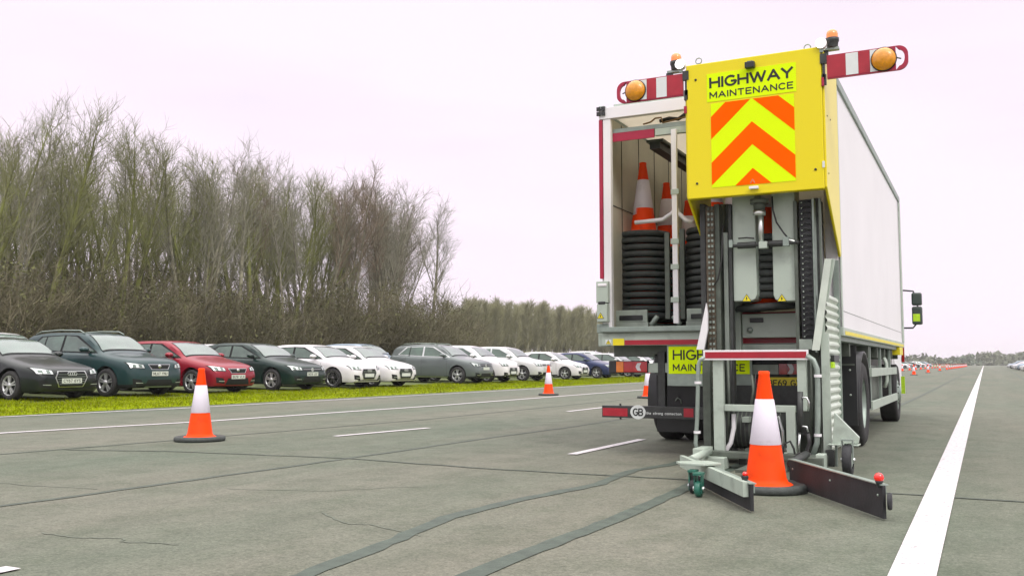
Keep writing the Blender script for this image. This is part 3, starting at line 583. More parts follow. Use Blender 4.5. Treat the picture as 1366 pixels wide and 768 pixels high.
# light bars
def light_bar(s, xin, ln, zc):
    h = .112; Y = HY+.0; n = 14
    def outline(h_, l_):
        pts = [(0, -h_)]
        rr = h_*.75
        for k in range(n+1):
            a = -math.pi/2+math.pi*k/n
            ca, sa = math.cos(a), math.sin(a)
            pts.append((l_-rr+rr*ca, (h_-rr)*(1 if sa > 0 else -1 if sa < 0 else 0)+rr*sa))
        return pts+[(0, h_)]
    # backing with a slotted hand hole: ring between outline and hole made from two halves
    o = outline(h, ln); hx = ln-.055; hr = .024; hh = .075
    b = MB()
    left = ln-.105
    P = lambda u, v: (xin+s*u, Y, zc+v)
    b.prism([P(0, -h), P(left, -h), P(left, h), P(0, h)] if s > 0 else [P(0, h), P(left, h), P(left, -h), P(0, -h)], (0, .03, 0), M['redfr'])
    # rounded end with hole
    outer = [(left, -h)]+[p for p in o[1:-1] if p[0] > left]+[(left, h)]
    m_ = len(outer); inner = []
    for k in range(m_):
        a = -math.pi/2+math.pi*k/(m_-1)
        inner.append((hx-.02+.045*math.cos(a)*1.0, .075*math.sin(a)))
    vs = [P(*p) for p in outer]+[P(*p) for p in inner]; vs += [(x, y+.03, z) for x, y, z in vs]
    N2 = 2*m_; fs = []
    for k in range(m_-1):
        fs += [(k, k+1, m_+k+1, m_+k), (N2+k, N2+m_+k, N2+m_+k+1, N2+k+1), (k, N2+k, N2+k+1, k+1), (m_+k, m_+k+1, N2+m_+k+1, N2+m_+k)]
    b.add(vs, fs, M['redfr'])
    base = B(b, 'light_bar', truck)
    b = MB()
    def st(u0, u1, m, t=.003): b.box(xin+s*u0, xin+s*u1, Y-t, Y-.0005, zc-h+.012, zc+h-.008, m)
    st(.0, .165, M['redtape']); st(.167, .275, M['whtape']); st(.277, .375, M['redtape']); st(.377, .46, M['whtape'])
    B(b, 'reflective_stripes', base)
    b = MB(); c_ = (xin+s*.495, Y-.003, zc)
    b.lathe([(.104, 0), (.104, -.02), (.098, -.03), (.08, -.052), (.05, -.066), (0, -.072)], c_, M['amber'], 32, 'y'); la = B(b, 'amber_lamp', base)
    b = MB(); b.lathe([(.112, .0), (.112, -.012), (.105, -.014)], c_, M['trim'], 32, 'y'); B(b, 'bezel', la)
    b = MB(); b.box(xin-s*.06, xin+s*.0, Y-.01, Y+.03, zc+.04, zc+h+.02, M['darkst']); b.box(xin-s*.05, xin-s*.01, Y, Y+.03, zc-h-.05, zc-h+.05, M['darkst']); b.box(xin-s*.04, xin-s*.02, Y+.0, Y+.03, zc-h, zc+h, M['darkst']); B(b, 'hinge', base); b = MB(); b.tube([(xin+s*.585, Y+.01, zc+.01), (xin+s*.64, Y+.01, zc-.01)], .006, M['ink'], 6); B(b, 'hook', base)
light_bar(1, at(1103, 85, HY).x, .70, at(1150, 83.5, HY).z)
light_bar(-1, at(911, 117, HY).x, .70, at(870, 118.5, HY).z)
# beacons and work lamps
def beacon(px, py, Yc, litx, lity):
    b = MB(); c_ = at(px, py, Yc)
    b.lathe([(.05, -.11), (.055, -.06), (.062, -.05), (.062, -.02), (.055, -.018)], c_, M['darkst'], 20); b.box(c_.x-.09, c_.x+.06, Yc-.03, Yc+.03, c_.z-.135, c_.z-.112, M['galv']); b.box(c_.x-.10, c_.x-.04, Yc-.025, Yc+.025, hz1-.12, c_.z-.136, M['darkst']); bc = B(b, 'beacon')
    b = MB(); b.lathe([(.054, -.018), (.054, .02), (.048, .045), (.03, .062), (0, .068)], c_, M['beacon'], 24); B(b, 'beacon_lens', bc)
    b = MB(); q = at(litx, lity, HY-.02); b.lathe([(.03, .10), (.046, .06), (.052, .0), (.048, -.008)], q, W, 20, 'y'); b.box(q.x-.015, q.x+.015, q.y+.01, q.y+.04, hz1-.06, q.z-.05, G); wl = B(b, 'work_lamp')
    b = MB(); b.lathe([(.047, -.009), (.035, -.016), (0, -.018)], q, M['lit'], 20, 'y'); B(b, 'lamp_lens', wl)
beacon(1110, 49, HY+.12, 1095, 58); beacon(902, 80, HY+.12, 907, 86)

# ---- lifter mast
MY = 9.18
b = MB(); GD = M['galvd']
def col(x0, x1, y0, y1, Y, dep, m): pb(b, x0, y0, x1, y1, Y, dep, m)
col(936, 943, 272, 612, MY+.05, .30, M['darkst']); col(955, 962, 272, 612, MY+.05, .35, GD); col(962, 966, 272, 466, MY+.2, .3, G)
col(965, 974, 272, 606, MY+.30, .05, GD); col(974, 978, 272, 606, MY+.02, .10, M['darkst']); col(966, 972, 310, 470, MY+.12, .04, PG)
col(1060, 1065, 268, 470, MY+.02, .45, GD); col(1085, 1088, 264, 470, MY-.02, .3, G); col(1088, 1094, 264, 470, MY+.1, .3, M['darkst']); col(1094, 1097, 264, 470, MY-.08, .05, GD)
col(1066, 1094, 470, 612, MY+.25, .25, GD); col(955, 973, 470, 606, MY+.2, .05, GD)
mast = B(b, 'lifter_mast', truck, .003)
# chains
for x0, x1, ya, yb_, Yc in ((943.5, 954.5, 275, 572, MY+.0), (1068, 1084.5, 266, 452, MY-.02)):
    b = MB(); pb(b, x0, ya, x1, yb_, Yc+.02, .03, M['black'] if x0 > 1000 else M['rust'])
    zt_, zb_ = at(x0, ya, Yc).z, at(x0, yb_, Yc).z; n = int((yb_-ya)/7.2); xa_, xb2 = at(x0, 400, Yc).x, at(x1, 400, Yc).x; w_ = xb2-xa_
    for k in range(n):
        z = zt_+(zb_-zt_)*(k+.5)/n; hh = abs(zt_-zb_)/n*.26
        if x0 > 1000:
            b.tube([(xa_+w_*.12, Yc+.012, z-hh), (xa_+w_*.5, Yc-.0, z+hh*1.2), (xb2-w_*.08, Yc+.012, z-hh*.2)], hh*.42, M['darkst'], 6)
            b.lathe([(hh*.5, 0), (0, -.006)], (xa_+w_*.25, Yc+.0, z-hh*.4), PG, 8, 'y')
        else:
            for q in (.3, .72): b.box(xa_+w_*(q-.11), xa_+w_*(q+.11), Yc, Yc+.021, z-hh*.8, z+hh*.8, M['galv'] if k % 4 else M['galvd'])
    B(b, 'chain', mast)
# covers
for (x0, x1, s) in ((978, 1009, 1), (1031, 1062, -1)):
    b = MB(); xa_, xb2 = at(x0, 360, MY+.05).x, at(x1, 360, MY+.05).x; zt_, zb_ = at(x0, 268, MY+.05).z+.2, at(x0, 402, MY+.05).z; r = .06
    Yc = MY+.05
    pts = [(xa_, zt_), (xa_, zb_)] + ([(xb2-r, zb_), (xb2-.3*r, zb_+.3*r), (xb2, zb_+r)] if s > 0 else [(xb2, zb_)]) + [(xb2, zt_)]
    if s < 0: pts = [(xa_, zt_), (xa_, zb_+r), (xa_+.3*r, zb_+.3*r), (xa_+r, zb_), (xb2, zb_), (xb2, zt_)]
    b.prism([(x, Yc, z) for x, z in pts], (0, .28, 0), M['coverw']); cv = B(b, 'lifter_cover', mast, .008)
    b = MB(); warn(b, x0+(18 if s > 0 else 12), 398, Yc-.003, .048); B(b, 'warning_label', cv)
# ram, clamp and linkage
b = MB(); Yc = MY-.03
p0, p1 = at(1015, 284, Yc), at(1015, 326, Yc); b.tube([p0, p1], .026, M['chrome'], 14); b.tube([at(1013, 266, Yc+.03), at(1013, 282, Yc+.03)], [.07, .05], GD, 16); b.tube([at(1013, 281, Yc), at(1013, 288, Yc)], .062, M['chrome'], 16)
b.tube([at(1013, 266, Yc), at(1013, 272, Yc)], .09, GD, 16)
ram = B(b, 'lift_ram', mast)
b = MB(); zl = at(1015, 326, Yc).z
b.tube([(at(976, 326, Yc).x, Yc, zl), (at(1066, 326, Yc).x, Yc, zl)], .016, M['darkst'], 10)
b.tube([(at(984, 326, Yc).x, Yc, zl), (at(1008, 326, Yc).x, Yc, zl)], .032, M['darkst'], 12); b.tube([(at(1026, 326, Yc).x, Yc, zl), (at(1048, 326, Yc).x, Yc, zl)], .032, M['darkst'], 12)
pb(b, 1012, 322, 1023, 331, Yc-.04, .08, PG); pb(b, 972, 320, 977, 330, Yc-.02, .05, G); pb(b, 1044, 316, 1052, 328, Yc-.04, .06, G)
b.tube([at(1043, 328, Yc), at(1049, 319, Yc-.02), at(1060, 322, Yc)], .012, M['chrome'], 8); B(b, 'linkage', mast, .003)
b = MB(); b.tube([at(*p, Yc) for p in ((1030, 262), (1031, 280), (1036, 297), (1045, 310), (1053, 320))], .008, M['hose'], 8)
b.tube([at(*p, MY+.0) for p in ((964, 300), (963, 345), (958, 372), (953, 380))], .008, M['hose'], 8); b.tube([at(*p, Yc+.02) for p in ((985, 318), (996, 317), (1006, 318))], .007, M['hose'], 8); B(b, 'hydraulic_hose', mast)
# lower machinery box
b = MB(); pb(b, 990, 418, 1066, 450, 9.62, .1, M['coverw']); pb(b, 976, 402, 988, 470, 9.6, .1, PG); pb(b, 978, 459, 1068, 470, 9.66, .1, PG); pb(b, 1000, 424, 1018, 430, 9.600, .019, M['blackp']); pb(b, 1066, 452, 1084, 466, MY, .2, PG)
c_ = at(1000, 440, 9.60); b.lathe([(.03, .019), (.03, 0), (.02, -.01), (0, -.012)], c_, G, 14, 'y'); mb_ = B(b, 'machinery_box', mast, .006)
b = MB(); c_ = at(1023, 408, 9.55)    # gripped rubber base seen edge-on is a cone held by the lifter
b.box(c_.x-.30, c_.x+.30, 9.75, 9.8, c_.z-.09, c_.z-.05, M['redtape']); B(b, 'red_gripper', mast)
place_cone(c_.x-.02, 9.66, c_.z-.035, 0, 'lowest tilted cone base held under the two grey lifter covers', 'cones held in the lifter', (R(2), R(-3)))
for k in range(1, 10): place_cone(c_.x-.01, 9.66, c_.z+.0+.072*k, k, 'black rubber cone base nested in the stack behind the two pale grey lifter covers', 'cones nested behind the lifter covers')
# struts
b = MB()
def strut(pts, Y, dep, m): b.prism([at(*p, Y) for p in pts], (0, dep, 0), m)
strut([(929, 466), (942, 404), (944, 418), (944, 440), (939, 466)], MY-.06, .03, W)
B(b, 'diagonal_strut', mast); b = MB()
strut([(1083, 467), (1100, 345), (1109, 345), (1093, 467)], 8.90, .03, M['ribp']); B(b, 'diagonal_strut', mast); b = MB(); strut([(1110, 345), (1114, 345), (1104, 402), (1099, 402)], 8.94, .03, PG)
B(b, 'diagonal_strut', mast)
# corrugated side panel (faces outwards)
b = MB(); y0, y1 = 8.98, 9.78; n = 20; z0, z1 = .16, 1.62; prof_s = []
for k in range(n):
    za = z0+(z1-z0)*k/n; dz = (z1-z0)/n
    prof_s += [(0, za), (.004, za+dz*.12), (.020, za+dz*.45), (.020, za+dz*.70)]
prof_s.append((0, z1))
vs = [(XR-.035+q, y, z) for q, z in prof_s for y in (y0, y1)]; b.add(vs, [(2*i, 2*i+1, 2*i+3, 2*i+2) for i in range(len(prof_s)-1)], M['ribp'], False)
b.box(XR-.06, XR-.036, y0, y1, z0, z1, PG); b.box(XR-.06, XR-.005, y1, y1+.03, z0, 2.0, G); b.box(XR-.07, XR+.0, y0-.035, y0-.001, .1, 1.25, PG)
cpn = B(b, 'corrugated_panel', mast)
b = MB(); b.box(XR-.005, XR+.03, 9.05, 9.4, .985, 1.05, M['blackp']); b.box(XR, XR+.03, 9.0, 9.1, .93, .985, M['hivis']); B(b, 'latch', cpn, .005)
# lower frame
FY = 8.86
b = MB()
pb(b, 951.5, 480, 965.5, 604, FY, .06, PG); pb(b, 1063.5, 480, 1076, 548, FY, .06, PG); pb(b, 966, 540, 1061, 549, FY, .06, PG); pb(b, 1049, 549.2, 1061, 615, FY, .06, PG)
pb(b, 938, 466, 948, 612, FY+.12, .08, GD)
lf = B(b, 'lower_frame', truck, .005)
b = MB(); pb(b, 938, 466.5, 1078, 480, FY-.03, .03, W); rb = B(b, 'rear_bar', lf, .003)
b = MB(); pb(b, 940.5, 469, 1075.5, 477.5, FY-.033, .002, M['redtape']); B(b, 'red_reflector', rb)
b = MB()
tl_ = [(940, 476), (934, 480), (931.5, 488), (931, 520), (930, 560), (928, 590), (931, 610)]
b.tube([at(*p, FY-.02) for p in tl_], .020, G, 12)
for px, py in ((931, 510), (930, 576)): c_ = at(px, py, FY-.02); b.lathe([(.034, -.012), (.034, .012)], c_, W, 12)
B(b, 'bent_tube', lf); b = MB()
tr_ = [(1076, 474), (1085, 480), (1090, 492), (1091, 520), (1091, 560), (1090, 590), (1083, 612)]
b.tube([at(*p, FY-.02) for p in tr_], .024, G, 12)
for px, py in ((1091, 501), (1091, 580)): c_ = at(px, py, FY-.02); b.lathe([(.034, -.012), (.034, .012)], c_, W, 12)
B(b, 'bent_tube', lf)
b = MB()
b.tube([at(*p, FY+.1) for p in ((979, 552), (979, 570), (975, 590), (965, 606), (952, 620))], .022, W, 12); b.tube([at(*p, FY+.1) for p in ((951, 604), (968, 605))], .014, PG, 8)
b.tube([at(*p, FY+.25) for p in ((982, 563), (1010, 563))], .012, W, 8)
B(b, 'guide_tube', lf)
# drum with wires between the legs
b = MB(); c_ = at(1012, 572, 9.25); b.lathe([(0, -.28), (.17, -.28), (.19, -.2), (.19, .2), (.17, .28), (0, .28)], c_, M['darkst'], 24, 'x')
for k in range(12): b.lathe([(.192, -.216+k*.04), (.198, -.21+k*.04), (.192, -.204+k*.04)], c_, GD, 24, 'x')
B(b, 'winding_drum', lf)
b = MB(); b.tube([at(*p, 9.05) for p in ((1038, 555), (1044, 575), (1045, 600))], .02, M['chrome'], 10); pb(b, 1040, 560, 1049, 600, 9.2, .03, W); pb(b, 1036, 604, 1050, 632, 8.8, .1, PG); pb(b, 1033, 556, 1038, 600, 9.0, .03, G)
b.tube([at(*p, 8.75) for p in ((1044, 608), (1046, 592), (1054, 588), (1059, 598), (1061, 610))], .010, M['hose'], 8)
B(b, 'actuator', lf, .003)
# gas strut and hydraulics on the right leg
b = MB(); b.tube([at(1067.5, 522, 8.72), at(1067.5, 576, 8.72)], .026, M['darkst'], 12); b.tube([at(1067, 576, 8.72), at(1065, 608, 8.72)], .011, M['chrome'], 8)
b.tube([at(*p, 8.70) for p in ((1070, 530), (1076, 530), (1079, 536), (1078, 548))], .009, M['chrome'], 8); b.tube([at(*p, 8.70) for p in ((1070, 568), (1076, 569), (1078, 576))], .009, M['chrome'], 8)
b.tube([at(*p, 8.70) for p in ((1078, 578), (1080, 590), (1076, 602), (1084, 610), (1094, 612))], .017, M['hose'], 8); b.tube([at(*p, 8.68) for p in ((1058, 612), (1066, 604), (1078, 608), (1082, 624))], .012, M['hose'], 8)
B(b, 'hydraulic_ram', lf)
b = MB()
for k, (x_, y0_, y1_) in enumerate(((971, 480, 600), (976, 470, 560), (1082, 480, 590), (1086, 500, 610), (1003, 500, 540), (1008, 498, 545))):
    b.tube([at(x_, y0_, 9.1+.03*k), at(x_+2*(-1)**k, (y0_+y1_)/2, 9.1+.03*k), at(x_-1, y1_, 9.05+.03*k)], .010 if k % 2 else .014, M['hose'] if k % 2 else GD, 8)
for k, (x_, y_) in enumerate(((990, 556), (994, 598), (1024, 604), (1050, 622), (1070, 618), (986, 612))): pb(b, x_, y_, x_+9, y_+7, 9.0-.02*k, .12, (PG, GD, M['darkst'])[k % 3])
for k in range(5): b.tube([at(1000+k*9, 505, 9.9), at(1002+k*9, 530, 9.9)], .008, (M['hose'], M['redfr'], GD)[k % 3], 6)
B(b, 'pipework', lf)
b = MB(); b.box(-2.36, -1.45, 9.15, 9.75, .30, .36, M['darkst']); b.box(-2.36, -1.45, 9.74, 9.78, .36, .75, M['darkst']); B(b, 'base_tray', lf)
# feet
b = MB(); pb(b, 924, 598, 940, 628, 8.55, .3, PG); pb(b, 941, 610, 966, 626, 8.6, .2, PG); pb(b, 1062, 610, 1098, 634, 8.45, .3, GD); pb(b, 1088, 606, 1100, 640, 8.5, .15, PG); b.box(-2.45, -1.3, 8.72, 8.86, .10, .16, GD)
B(b, 'lifter_foot', lf, .006)
# caster bracket, right
b = MB(); Yk = 8.9
b.prism([at(*p, Yk) for p in ((1110, 592), (1145, 591), (1146, 583), (1113, 550))], (0, .06, 0), PG); b.box(XR-.02, at(1146, 588, Yk).x, Yk-.06, Yk+.12, at(1130, 592, Yk).z-.012, at(1130, 592, Yk).z, PG); pb(b, 1114, 594, 1117, 622, 8.9, .04, G); pb(b, 1101, 600, 1113, 622, 8.85, .05, M['darkst'])
bk = B(b, 'caster_bracket', lf, .004)
def caster(cx, cy, r, wd, wm, fm, ztop, par, ang=0):
    b = MB(); b.lathe([(r*.55, -wd/2), (r*.92, -wd/2), (r, -wd/2+.012), (r, wd/2-.012), (r*.92, wd/2), (r*.55, wd/2)], (cx, cy, r), wm, 28, 'x')
    b.lathe([(r*.55, -wd*.4), (r*.2, -wd*.3), (r*.2, wd*.3), (r*.55, wd*.4)], (cx, cy, r), PG, 20, 'x'); w_ = B(b, 'caster_wheel', par)
    b = MB()
    for s in (-1, 1): b.box(cx+s*(wd/2+.006)-.004, cx+s*(wd/2+.006)+.004, cy-.03, cy+.03, r-.03, ztop, fm); b.lathe([(.018, 0), (.018, s*.012), (0, s*.014)], (cx+s*(wd/2+.01), cy, r), M['chrome'], 10, 'x')
    b.box(cx-wd/2-.012, cx+wd/2+.012, cy-.05, cy+.05, ztop, ztop+.015, fm); B(b, 'caster_fork', w_)
caster(-1.095, 8.72, .135, .075, M['black'], G, .30, bk)
# guide blades
def blade(p0, p1, name, h, top, flip):
    p0, p1 = Vector(p0), Vector(p1); d = (p1-p0).normalized(); n = Vector((-d.y, d.x, 0)); b = MB()
    def slab(a0, a1, t0, t1, z0, z1, m):
        q = [p0+d*a0+n*t0, p0+d*a1+n*t0, p0+d*a1+n*t1, p0+d*a0+n*t1]
        b.prism([(v.x, v.y, z0) for v in q][::-1], (0, 0, z1-z0), m)
    Ln = (p1-p0).length
    slab(0, Ln, -.011, .011, .012, h, M['blade']); bl = B(b, name, lf, .003)
    b = MB(); slab(-.02, Ln*.98, .013, .03, h-.06, h-.004, G); slab(.0, Ln, -.02, .03, h+.001, h+.008, G)
    if flip: slab(-.15, Ln*.98, -.05, -.014, h-.085, h+.012, PG)
    B(b, 'blade_rail', bl)
    b = MB()
    for a in (.08, Ln*.5, Ln-.06):
        q = p0+d*a
        for zz in (h*.7,): b.lathe([(.008, 0), (0, -.006)], q-n*.012+Vector((0, 0, zz)), PG, 8, 'y')
    B(b, 'bolt', bl)
    return bl, d, n
bl, d_, n_ = blade((-2.22, 7.72, 0), (-1.385, 6.25, 0), 'guide_blade', .185, True, True)
def redlamp(p, r, par):
    b = MB(); b.lathe([(.012, -.06), (.02, -.035), (.026, -.02), (.022, -r*.6)], p, M['blackp'], 12); l_ = B(b, 'lamp_mount', par)
    b = MB(); b.lathe([(r*.5, -r*.85), (r*.9, -r*.45), (r, 0), (r*.85, r*.5), (r*.5, r*.87), (0, r)], p, M['redlit'], 20); B(b, 'red_lamp', l_)
p = Vector((-1.46, 6.38, .235)); redlamp(p, .017, bl)
b = MB(); c0 = Vector((-1.93, 7.12, 0)); vs = [c0+Vector(v) for v in ((-.22, -.02, .205), (-.02, .14, .205), (.12, .02, .205), (.02, -.12, .205), (-.16, -.12, .205))]; b.prism(vs[::-1], (0, 0, .018), PG)
pl = B(b, 'pivot_plate', bl, .004)
caster(-1.90, 6.83, .06, .04, M['teal'], M['teal'], .16, bl)
caster(-1.99, 7.0, .055, .035, M['black'], M['teal'], .16, bl)
bl, d_, n_ = blade((-1.40, 7.70, 0), (-.585, 6.32, 0), 'guide_blade', .215, True, False)
p = Vector((-.615, 6.34, .262)); redlamp(p, .031, bl)
b = MB(); b.lathe([(.05, -.012), (.055, 0), (.05, .012), (0, .014)], (-.555, 6.33, .12), M['black'], 20, 'x'); B(b, 'end_roller', bl)
# support arms linking blades to the frame
b = MB(); b.tube([(-2.30, 8.65, .17), (-2.22, 7.75, .17)], .035, PG, 8); b.tube([(-1.42, 8.55, .18), (-1.40, 7.72, .18)], .035, M['darkst'], 8); b.box(-1.9, -1.75, 7.95, 8.72, .06, .085, GD); B(b, 'blade_arm', lf)

# ------------------------------------------------------------------ parked cars
def interp(pts):
    xs = [p[0] for p in pts]; ys = [p[1] for p in pts]; n = len(xs)
    ms = []
    for i in range(n):
        if i in (0, n-1): j = min(i, n-2); ms.append((ys[j+1]-ys[j])/(xs[j+1]-xs[j]))
        else:
            d0 = (ys[i]-ys[i-1])/(xs[i]-xs[i-1]); d1 = (ys[i+1]-ys[i])/(xs[i+1]-xs[i])
            ms.append(0 if d0*d1 <= 0 else 2*d0*d1/(d0+d1))
    def f(x):
        if x <= xs[0]: return ys[0]
        if x >= xs[-1]: return ys[-1]
        i = max(k for k in range(n) if xs[k] <= x); i = min(i, n-2)
        h = xs[i+1]-xs[i]; t = (x-xs[i])/h
        return (2*t**3-3*t*t+1)*ys[i]+(t**3-2*t*t+t)*h*ms[i]+(-2*t**3+3*t*t)*ys[i+1]+(t**3-t*t)*h*ms[i+1]
    return f
def sstep(x, a, b): t = max(0, min(1, (x-a)/(b-a))); return t*t*(3-2*t)
PAINT = {}
def car_paint(name, col, metal=.3): return mat('paint_'+name, col, .3, metal*.4, .05, 2, coat=.45, spec=.25)
def make_car(kind, col, plate_txt=None, rimdark=False, chrome_trim=False, rails=False, grille='wide', lampdark=False, detail=True):
    # s = metres behind the nose; local +x is forward, origin on the ground at the car's middle
    if kind == 'saloon':
        Lc, Wd, Hh, rw, fa, ra = 4.72, 1.84, 1.43, .325, .88, 3.70
        top = [(0, .60), (.03, .66), (.12, .72), (.45, .81), (.9, .90), (1.22, .965), (1.42, 1.05), (2.05, 1.36), (2.5, 1.42), (3.0, 1.42), (3.5, 1.34), (4.1, 1.12), (4.3, 1.06), (4.6, 1.02), (4.69, .90), (4.72, .75)]
        belt = [(0, .55), (.2, .67), (.9, .80), (1.4, .90), (3.0, .95), (4.3, .98), (4.72, .70)]; ws = (1.40, 2.10); sw = (1.62, 2.28, 2.72, 3.62); clr = .17
    elif kind == 'suv':
        Lc, Wd, Hh, rw, fa, ra = 4.42, 1.85, 1.62, .345, .86, 3.50
        top = [(0, .66), (.03, .80), (.12, .90), (.4, .98), (.8, 1.04), (1.05, 1.09), (1.22, 1.17), (1.80, 1.52), (2.2, 1.60), (3.0, 1.61), (3.8, 1.55), (4.02, 1.46), (4.25, 1.12), (4.36, .98), (4.42, .75)]
        belt = [(0, .62), (.2, .82), (.8, .95), (1.3, 1.03), (3.0, 1.07), (4.1, 1.12), (4.42, .75)]; ws = (1.20, 1.86); sw = (1.45, 2.12, 2.60, 3.80); clr = .21
    elif kind == 'small':
        Lc, Wd, Hh, rw, fa, ra = 3.98, 1.74, 1.43, .31, .80, 3.26
        top = [(0, .58), (.03, .68), (.12, .76), (.4, .85), (.75, .93), (.95, .98), (1.12, 1.05), (1.72, 1.36), (2.1, 1.42), (2.8, 1.42), (3.4, 1.35), (3.62, 1.25), (3.85, .95), (3.93, .85), (3.98, .65)]
        belt = [(0, .54), (.2, .70), (.75, .84), (1.2, .91), (2.7, .95), (3.7, 1.0), (3.98, .65)]; ws = (1.10, 1.76); sw = (1.34, 1.98, 2.35, 3.15); clr = .18
    else:
        Lc, Wd, Hh, rw, fa, ra = 4.27, 1.80, 1.45, .325, .86, 3.48
        top = [(0, .60), (.03, .68), (.12, .76), (.45, .86), (.85, .94), (1.10, .99), (1.28, 1.06), (1.92, 1.38), (2.3, 1.45), (3.0, 1.45), (3.65, 1.37), (3.9, 1.27), (4.12, .98), (4.2, .88), (4.27, .70)]
        belt = [(0, .55), (.2, .70), (.85, .84), (1.3, .92), (3.0, .96), (3.95, 1.02), (4.27, .70)]; ws = (1.26, 1.96); sw = (1.52, 2.20, 2.62, 3.55); clr = .18
    ft, fb = interp(top), interp(belt)
    plan = interp([(0, .70), (.03, .775), (.10, .86), (.25, .935), (.55, .985), (1.0, 1.0), (Lc-1.0, .995), (Lc-.4, .95), (Lc-.12, .88), (Lc-.03, .80), (Lc, .72)])
    botf = interp([(0, .36), (.05, clr+.03), (.2, clr), (Lc-.4, clr), (Lc-.1, clr+.06), (Lc, .40)])
    H2 = Wd/2
    st = [0, .012, .03, .06, .10, .16, .24, .34, .45] + [.45+(Lc-.9)*k/38 for k in range(1, 38)] + [Lc-.45, Lc-.34, Lc-.24, Lc-.16, Lc-.1, Lc-.05, Lc-.02, Lc]
    def gw(s, dz): return H2*plan(s)*.905-.31*dz
    rings = []
    for s in st:
        W_ = H2*plan(s); zb = botf(s); bl = fb(s); zt = max(ft(s), bl+.012); h = zt-bl; t = sstep(h, .10, .28)
        lo = [(0, zb), (.45*W_, zb), (.84*W_, zb), (.94*W_, zb+.025), (.975*W_, zb+.09), (.99*W_, zb+(bl-zb)*.35), (W_, zb+(bl-zb)*.58), (.992*W_, zb+(bl-zb)*.8), (.975*W_, bl-.045), (.945*W_, bl-.008)]
        hood = [(.90*W_, bl+h*.30), (.84*W_, bl+h*.52), (.74*W_, bl+h*.72), (.60*W_, bl+h*.86), (.42*W_, bl+h*.95), (.2*W_, bl+h*.99), (0, zt)]
        g = lambda q: gw(s, h*q)
        box = [(g(.02)+.004, bl+h*.03), (g(.3), bl+h*.30), (g(.62), bl+h*.62), (g(.86)-.004, bl+h*.86), (g(1)-.05, bl+h*.965), (g(1)*.55, zt-.004), (0, zt+.006)]
        up = [(a[0]*(1-t)+b_[0]*t, a[1]*(1-t)+b_[1]*t) for a, b_ in zip(hood, box)]
        rings.append([(y, z) for y, z in lo+up])
    X = lambda s: Lc/2-s
    vs = []; n = len(rings[0]); m2 = 2*n-2
    for s, rg in zip(st, rings):
        full = rg+[(-y, z) for y, z in rg[-2:0:-1]]
        vs += [(X(s), y, z) for y, z in full]
    fs = [(i*m2+k, i*m2+(k+1) % m2, (i+1)*m2+(k+1) % m2, (i+1)*m2+k) for i in range(len(st)-1) for k in range(m2)]
    fs += [tuple(range(m2-1, -1, -1)), tuple((len(st)-1)*m2+k for k in range(m2))]
    pm = car_paint(*col)
    me = bpy.data.meshes.new('car_body'); me.from_pydata(vs, [], fs); me.materials.append(pm); me.materials.append(M['trim'])
    bm = bmesh.new(); bm.from_mesh(me); bmesh.ops.recalc_face_normals(bm, faces=bm.faces); bm.to_mesh(me); bm.free()
    tmp = bpy.data.objects.new('tmp', me); C.objects.link(tmp); cut = []
    for sx in (fa, ra):
        for sd_ in (-1, 1):
            cb_ = MB(); cb_.lathe([(0, -.2), (rw+.055, -.2), (rw+.055, .25), (0, .25)], (X(sx), sd_*(H2-.05), rw+.01), pm, 40, 'y'); co = cb_.build('cutter'); bm = bmesh.new(); bm.from_mesh(co.data); bmesh.ops.remove_doubles(bm, verts=bm.verts, dist=1e-5); bmesh.ops.recalc_face_normals(bm, faces=bm.faces); bm.to_mesh(co.data); bm.free()
            md = tmp.modifiers.new('b', 'BOOLEAN'); md.object = co; md.operation = 'DIFFERENCE'; md.solver = 'EXACT'; cut.append(co)
    dg = bpy.context.evaluated_depsgraph_get(); dg.update(); me2 = bpy.data.meshes.new_from_object(tmp.evaluated_get(dg))
    for o in cut+[tmp]: bpy.data.objects.remove(o)
    me2.materials.clear(); me2.materials.append(pm); me2.materials.append(M['trim'])
    for p in me2.polygons:
        c = p.center; arch = any((c.x-X(q))**2+(c.z-rw-.01)**2 < (rw+.053)**2 for q in (fa, ra)) and abs(c.y) < H2*.985 and abs(c.y) > .4
        p.material_index = 1 if (arch and (abs(p.normal.y) > .9 or abs((c.x-X(fa))**2+(c.z-rw-.01)**2-(rw+.055)**2) < .03 or abs((c.x-X(ra))**2+(c.z-rw-.01)**2-(rw+.055)**2) < .03) and abs(c.y) < H2-.03) or (p.normal.z < -.9) else 0
        if kind == 'suv' and c.z < clr+.10: p.material_index = 1
        elif c.z < clr+.03: p.material_index = 1
        p.use_smooth = True
    me2.name = 'car_body'; me2.update()
    try: me2.set_sharp_from_angle(angle=R(38))
    except Exception: pass
    bvh = BVHTree.FromPolygons([v.co for v in me2.vertices], [tuple(p.vertices) for p in me2.polygons])
    root = empty('parked_car', (0, 0, 0)); root['half'] = Lc/2; root['fa'] = fa; root['hw'] = H2
    body = bpy.data.objects.new('body', me2); C.objects.link(body); body.parent = root
